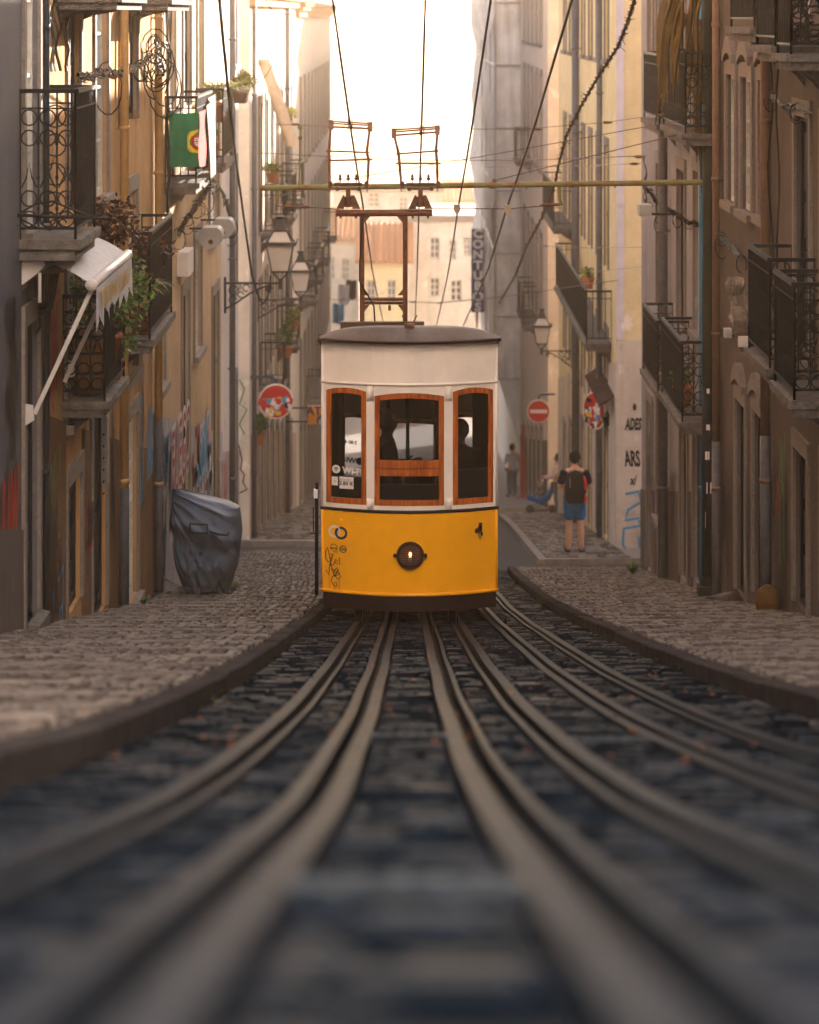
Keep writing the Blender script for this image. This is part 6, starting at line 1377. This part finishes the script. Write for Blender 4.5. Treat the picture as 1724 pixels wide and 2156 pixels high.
mb.box((400-CX)/S,(458-CX)/S,Ym+.0,Ym+1.3,gm+.02,gm+.35); mb.build('stand',plas,ob)
mb=MB()
for k in range(26):
    t=k/25; c=Vector(((340-CX)/S+t*.62,Ym-.28+.2*t,gm+.30-.28*math.sin(t*2.4)*.6-.05*t)); mb.ring(c,.018,.005,'y' if k%2 else 'z',8)
tag(mb.build('chain',mat('dull_chain_steel',(.12,.11,.11),.4,.3,metal=.7)),'steel chain holding the covered motorcycle to the wall','chain')
# ================= CARVED FIGURE, BOXES ETC. =================
ob=empty('carved_figure',FR.pt(32.3,.1,-3.8),'weathered stone bust with a draped body leaning out from the pink house wall','statue')
s=187.; st=lambda px,py,o=0:P(px,py,F/s+o)
nn={'a':((1548,592),.085),'a2':((1540,610),.07),'b':((1546,640),.045),'c':((1551,665),.08),'d':((1556,695),.075),'e':((1562,720),.06),'f':((1562,742),.035)}
base=wloc(ob); nodes={k:(tuple(st(*v[0])-base),v[1]) for k,v in nn.items()}; nodes['ar']=(tuple(st(1538,668)-base),.035); nodes['ar2']=(tuple(st(1552,690,-.1)-base),.03); nodes['n']=(tuple(st(1528,614)-base),.014); nodes['w']=(tuple(st(1575,600)-base),.06); nodes['w2']=(tuple(st(1577,690)-base),.06)
sto=mat('weathered_carved_stone',(.3,.24,.19),.85,.6,14,1.0,25)
skin('stone_body',nodes,[('a','a2'),('a2','b'),('b','c'),('c','d'),('d','e'),('e','f'),('c','ar'),('ar','ar2'),('a2','n'),('a','w'),('w','w2'),('d','w2')],sto,ob,3)
mb=MB()
for k in range(7): 
    a=1540+k*4; mb.tube([st(a,645,-.09),st(a+6,672,-.1),st(a+3+k,705,-.09)],[.01,.016,.008],5)
for k in range(6): mb.tube([st(1536+k*6,586,-.05),st(1530+k*7,598,-.1),st(1532+k*5,620,-.08)],[.02,.022,.01],6)
mb.build('drapery_folds',sto,ob,True)
def wallbox(name,label,px0,py0,px1,py1,Y,m,cat,d=.18):
    a,b=P(px0,py0,Y),P(px1,py1,Y); mb=MB(); mb.box(a.x,b.x,Y,Y+d,b.z,a.z); mb.box(a.x+.01,b.x-.01,Y-.012,Y-.002,b.z+.012,a.z-.012); ob=empty(name,((a.x+b.x)/2,Y,b.z),label,cat); mb.build('housing',m,ob)
    q=MB(); q.bar(((a.x+b.x)/2,Y+d/2,b.z+.02),((3.85 if a.x>0 else -3.15),Y+d/2,b.z+.02),.03); q.build('wall_bracket',iron,ob)
wallbox('floodlight','small white floodlight under the carved figure',1555,709,1577,731,31.9,signw,'floodlight',.08)
wallbox('junction_box','pale grey junction box between the pole and the carved figure',1526,765/1.55+200-0,1541,712,33.8,greyt,'box')
wallbox('junction_box','white box on the pale ochre wall right of the plant balcony',366,532,397,583,38.6,signw,'box',.9)
wallbox('junction_box','grey wall box at the corner of the lilac house',1345,432,1372,456,40.5,greyt,'box',.4)
for px,py,Y,lb in ((442,499,40.5,'rounded light grey shop sign box nearer to us above the tagged wall'),(468,480,42.7,'second rounded grey sign box just behind the first')):
    c=P(px,py,Y); r_=.17; ob=empty('round_sign_box',c,lb,'sign box','rounded sign boxes on the left wall'); mb=MB(); n=20; pts=[]
    for k in range(n): t=2*math.pi*k/n; x,z=r_*math.cos(t),r_*math.sin(t); pts.append(c+Vector((x if z<0 else x,0,z if z<0 else min(z,.13))))
    mb.prism(pts,(0,.55,0)); mb.build('drum',mat('grey_sign_drum',(.33,.31,.3),.6,.3,4),ob,False); mb=MB(); mb.bar(c+Vector((0,.27,.1)),Vector((-3.15,Y+.27,c.z+.1)),.03); mb.build('bracket',iron,ob)
    mb=MB(); disc2(mb,c.x+.01,c.z-.07,.035,lambda x,z:Vector((x,Y-.004,z)),14); mb.build('rust_patch',mat('orange_rust',(.12,.05,.02),.7,.4,20),ob)
# yellow plaster lump, step wedges at doors
def wedge(label,f,Y,w,hh,out,m=None):
    mb=MB(); z=zwalk(Y); w*=.8; zn=zwalk(Y-w/2); mb.hexa([f.pt(Y-w/2,.03,zn-.3),f.pt(Y-w/2,out*.6,zn-.3),f.pt(Y+w/2,out*.6,zn-.4),f.pt(Y+w/2,.03,zn-.4),f.pt(Y-w/2,.03,zn+.03),f.pt(Y-w/2,out*.6,zn+.01),f.pt(Y+w/2,out*.6,zn-.01),f.pt(Y+w/2,.03,zn+.01)]); tag(mb.build('door_step',m or mat('pale_step_stone',(.12,.1,.095),.55,.25,6)),label,'step','stone steps at the house doors')
wedge('stone door step below the awning house door',FL,yl(64),.9,.1,.2,granite_d)

mb=MB(); c=FR.pt(29.7,.12,zwalk(29.7)); mb.lathe(c,[(.12,0),(.14,.08),(.11,.19),(.04,.25)],10); tag(mb.build('corner_stone',mat('yellow_boulder',(.12,.065,.02),.8,.4,12,.5,20)),'rounded yellow guard stone at the foot of the right wall','stone')
mb=MB(); q=[]
for k in range(9): t=k/8; q+= [FR.pt(34.6-1.6*t,.02,zwalk(34.6)+.02),FR.pt(34.6-1.4*t,.32*math.sin(math.pi*min(1,t+.2)),zwalk(34.6-1.4*t)+.02),FR.pt(34.4-1.5*t,.05,zwalk(34)+.32*t)]
mb.add(q,[(3*k+a,3*k+a+1,3*k+a+4,3*k+a+3) for k in range(8) for a in range(2)]); tag(mb.build('mortar_ramp',calcb,smooth=True),'pale mortar ramp at the wall beside the pole base','ramp')
for k,(x,Y,lb) in enumerate(((3.45,44,'tuft of weeds with pale dry blades at the foot of the lilac house'),(-2.95,31.6,'green weed at the foot of the first ochre pipe'),(-2.3,37.5,'small weed tuft on the left pavement beyond the motorcycle'))):
    mb=MB(); blades(mb,(x,Y,zwalk(Y)),40,.35 if k==0 else .16,.02,random.Random(k),.3); tag(mb.build('weed_tuft',leaf_m),lb,'weed','weeds on the pavements')
# red post by far man
p=P(1101,1048,91.5); mb=MB(); mb.lathe((p.x,91.5,G(91.5)+.05),[(.22,0),(.22,.08),(.1,.1),(.1,1.5),(.06,1.52),(.06,2.4)],12); tag(mb.build('red_post',mat('red_post_paint',(.35,.03,.03),.5,.2)),'red post next to the man in the grey t-shirt','post')
# blue downtown sign seen through tram glass is omitted; hill behind everything
hm=mat('pale_hill',(.35,.3,.22),.9,.3,.05); mb=MB(); vs=[]; nx=40
for j in range(6):
    for i in range(nx+1): x=-500+1000*i/nx; vs.append((x,420+j*90,-24+ (18+6*math.sin(i*.7)+4*math.sin(i*1.9))*math.sin(math.pi*min(1,j/3))))
mb.add(vs,[(j*(nx+1)+i,j*(nx+1)+i+1,(j+1)*(nx+1)+i+1,(j+1)*(nx+1)+i) for j in range(5) for i in range(nx)]); tag(mb.build('hills',hm,smooth=True),kind='structure')
# unseen house added behind the camera to bounce sunlight onto the tram front
zb=G(-16)-1; ob=empty('unseen_bounce_house',(0,-16,zb+1),'unseen cream house added behind the viewer to bounce sunlight onto the tram','building'); mb=MB(); mb.box(-48,48,-26,-16,zb,42); mb.build('wall',plaster('warm_cream_render',(.85,.8,.75),(.6,.5,.42),.15),ob)
for i in range(-5,6):
    for j in range(3):
        x=i*4.4; z=zb+2.5+j*4.6; w_=MB(); t=.09
        w_.box(x-.6,x-.6+t,-15.99,-15.93,z,z+2.1); w_.box(x+.6-t,x+.6,-15.99,-15.93,z,z+2.1); w_.box(x-.04,x+.04,-15.99,-15.94,z+t,z+2.1-t); w_.box(x-.6+t,x+.6-t,-15.99,-15.93,z,z+t); w_.box(x-.6+t,x+.6-t,-15.99,-15.93,z+2.1-t,z+2.1)
        o_=w_.build('window',whitewood,ob); p_=MB(); p_.box(x-.5,x+.5,-15.995,-15.98,z+.09,z+2.01); p_.build('pane',pane_m,o_)
# ================= AIR, LIGHT, CAMERA =================
HZ=0.0013; EXPO=3.12; SUN=5.0; SKY=.07; AZ=math.radians(30); EL=math.radians(17)
hz=bpy.data.materials.new('warm_haze'); hz.use_nodes=True; N=hz.node_tree.nodes; L=hz.node_tree.links; N.remove(N['Principled BSDF'])
pv=N.new('ShaderNodeVolumePrincipled'); pv.inputs['Density'].default_value=HZ; pv.inputs['Color'].default_value=(1,.76,.52,1); pv.inputs['Anisotropy'].default_value=.6
L.new(pv.outputs[0],N['Material Output'].inputs['Volume'])
mb=MB(); mb.box(-720,720,-85,3050,-40,44); h=mb.build('haze',hz,origin=(0,0,0)); tag(h,kind='stuff')
w=bpy.data.worlds.new('World'); sc.world=w; w.use_nodes=True; N=w.node_tree.nodes; L=w.node_tree.links
sk=N.new('ShaderNodeTexSky'); sk.sky_type='NISHITA'; sk.sun_disc=False; sk.sun_elevation=EL; sk.sun_rotation=AZ; sk.air_density=1.0; sk.dust_density=2.0; sk.ozone_density=1
L.new(sk.outputs[0],N['Background'].inputs[0]); N['Background'].inputs[1].default_value=SKY
sd=Vector((math.sin(AZ)*math.cos(EL),math.cos(AZ)*math.cos(EL),math.sin(EL)))
sl=bpy.data.lights.new('sun','SUN'); sl.energy=SUN; sl.angle=math.radians(.5); sl.color=(1,.88,.75); so=bpy.data.objects.new('sun',sl); C.objects.link(so); so.rotation_euler=sd.to_track_quat('Z','Y').to_euler(); so.location=(0,0,30)
cd=bpy.data.cameras.new('camera'); cam=bpy.data.objects.new('camera',cd); C.objects.link(cam); cam.location=(0,0,0); cam.rotation_euler=(math.radians(90),0,0)
cd.sensor_fit='HORIZONTAL'; cd.sensor_width=24; cd.lens=F/1724*24; cd.shift_y=-(1078-YH)/1724; cd.clip_start=.05; cd.clip_end=6000
cd.dof.use_dof=True; cd.dof.focus_distance=28.4; cd.dof.aperture_fstop=2.2
sc.camera=cam
sc.view_settings.view_transform='Standard'; sc.view_settings.look='None'; sc.view_settings.exposure=EXPO; sc.view_settings.gamma=1
sc.cycles.use_denoising=True; sc.cycles.max_bounces=8; sc.cycles.volume_bounces=1; sc.cycles.transparent_max_bounces=12
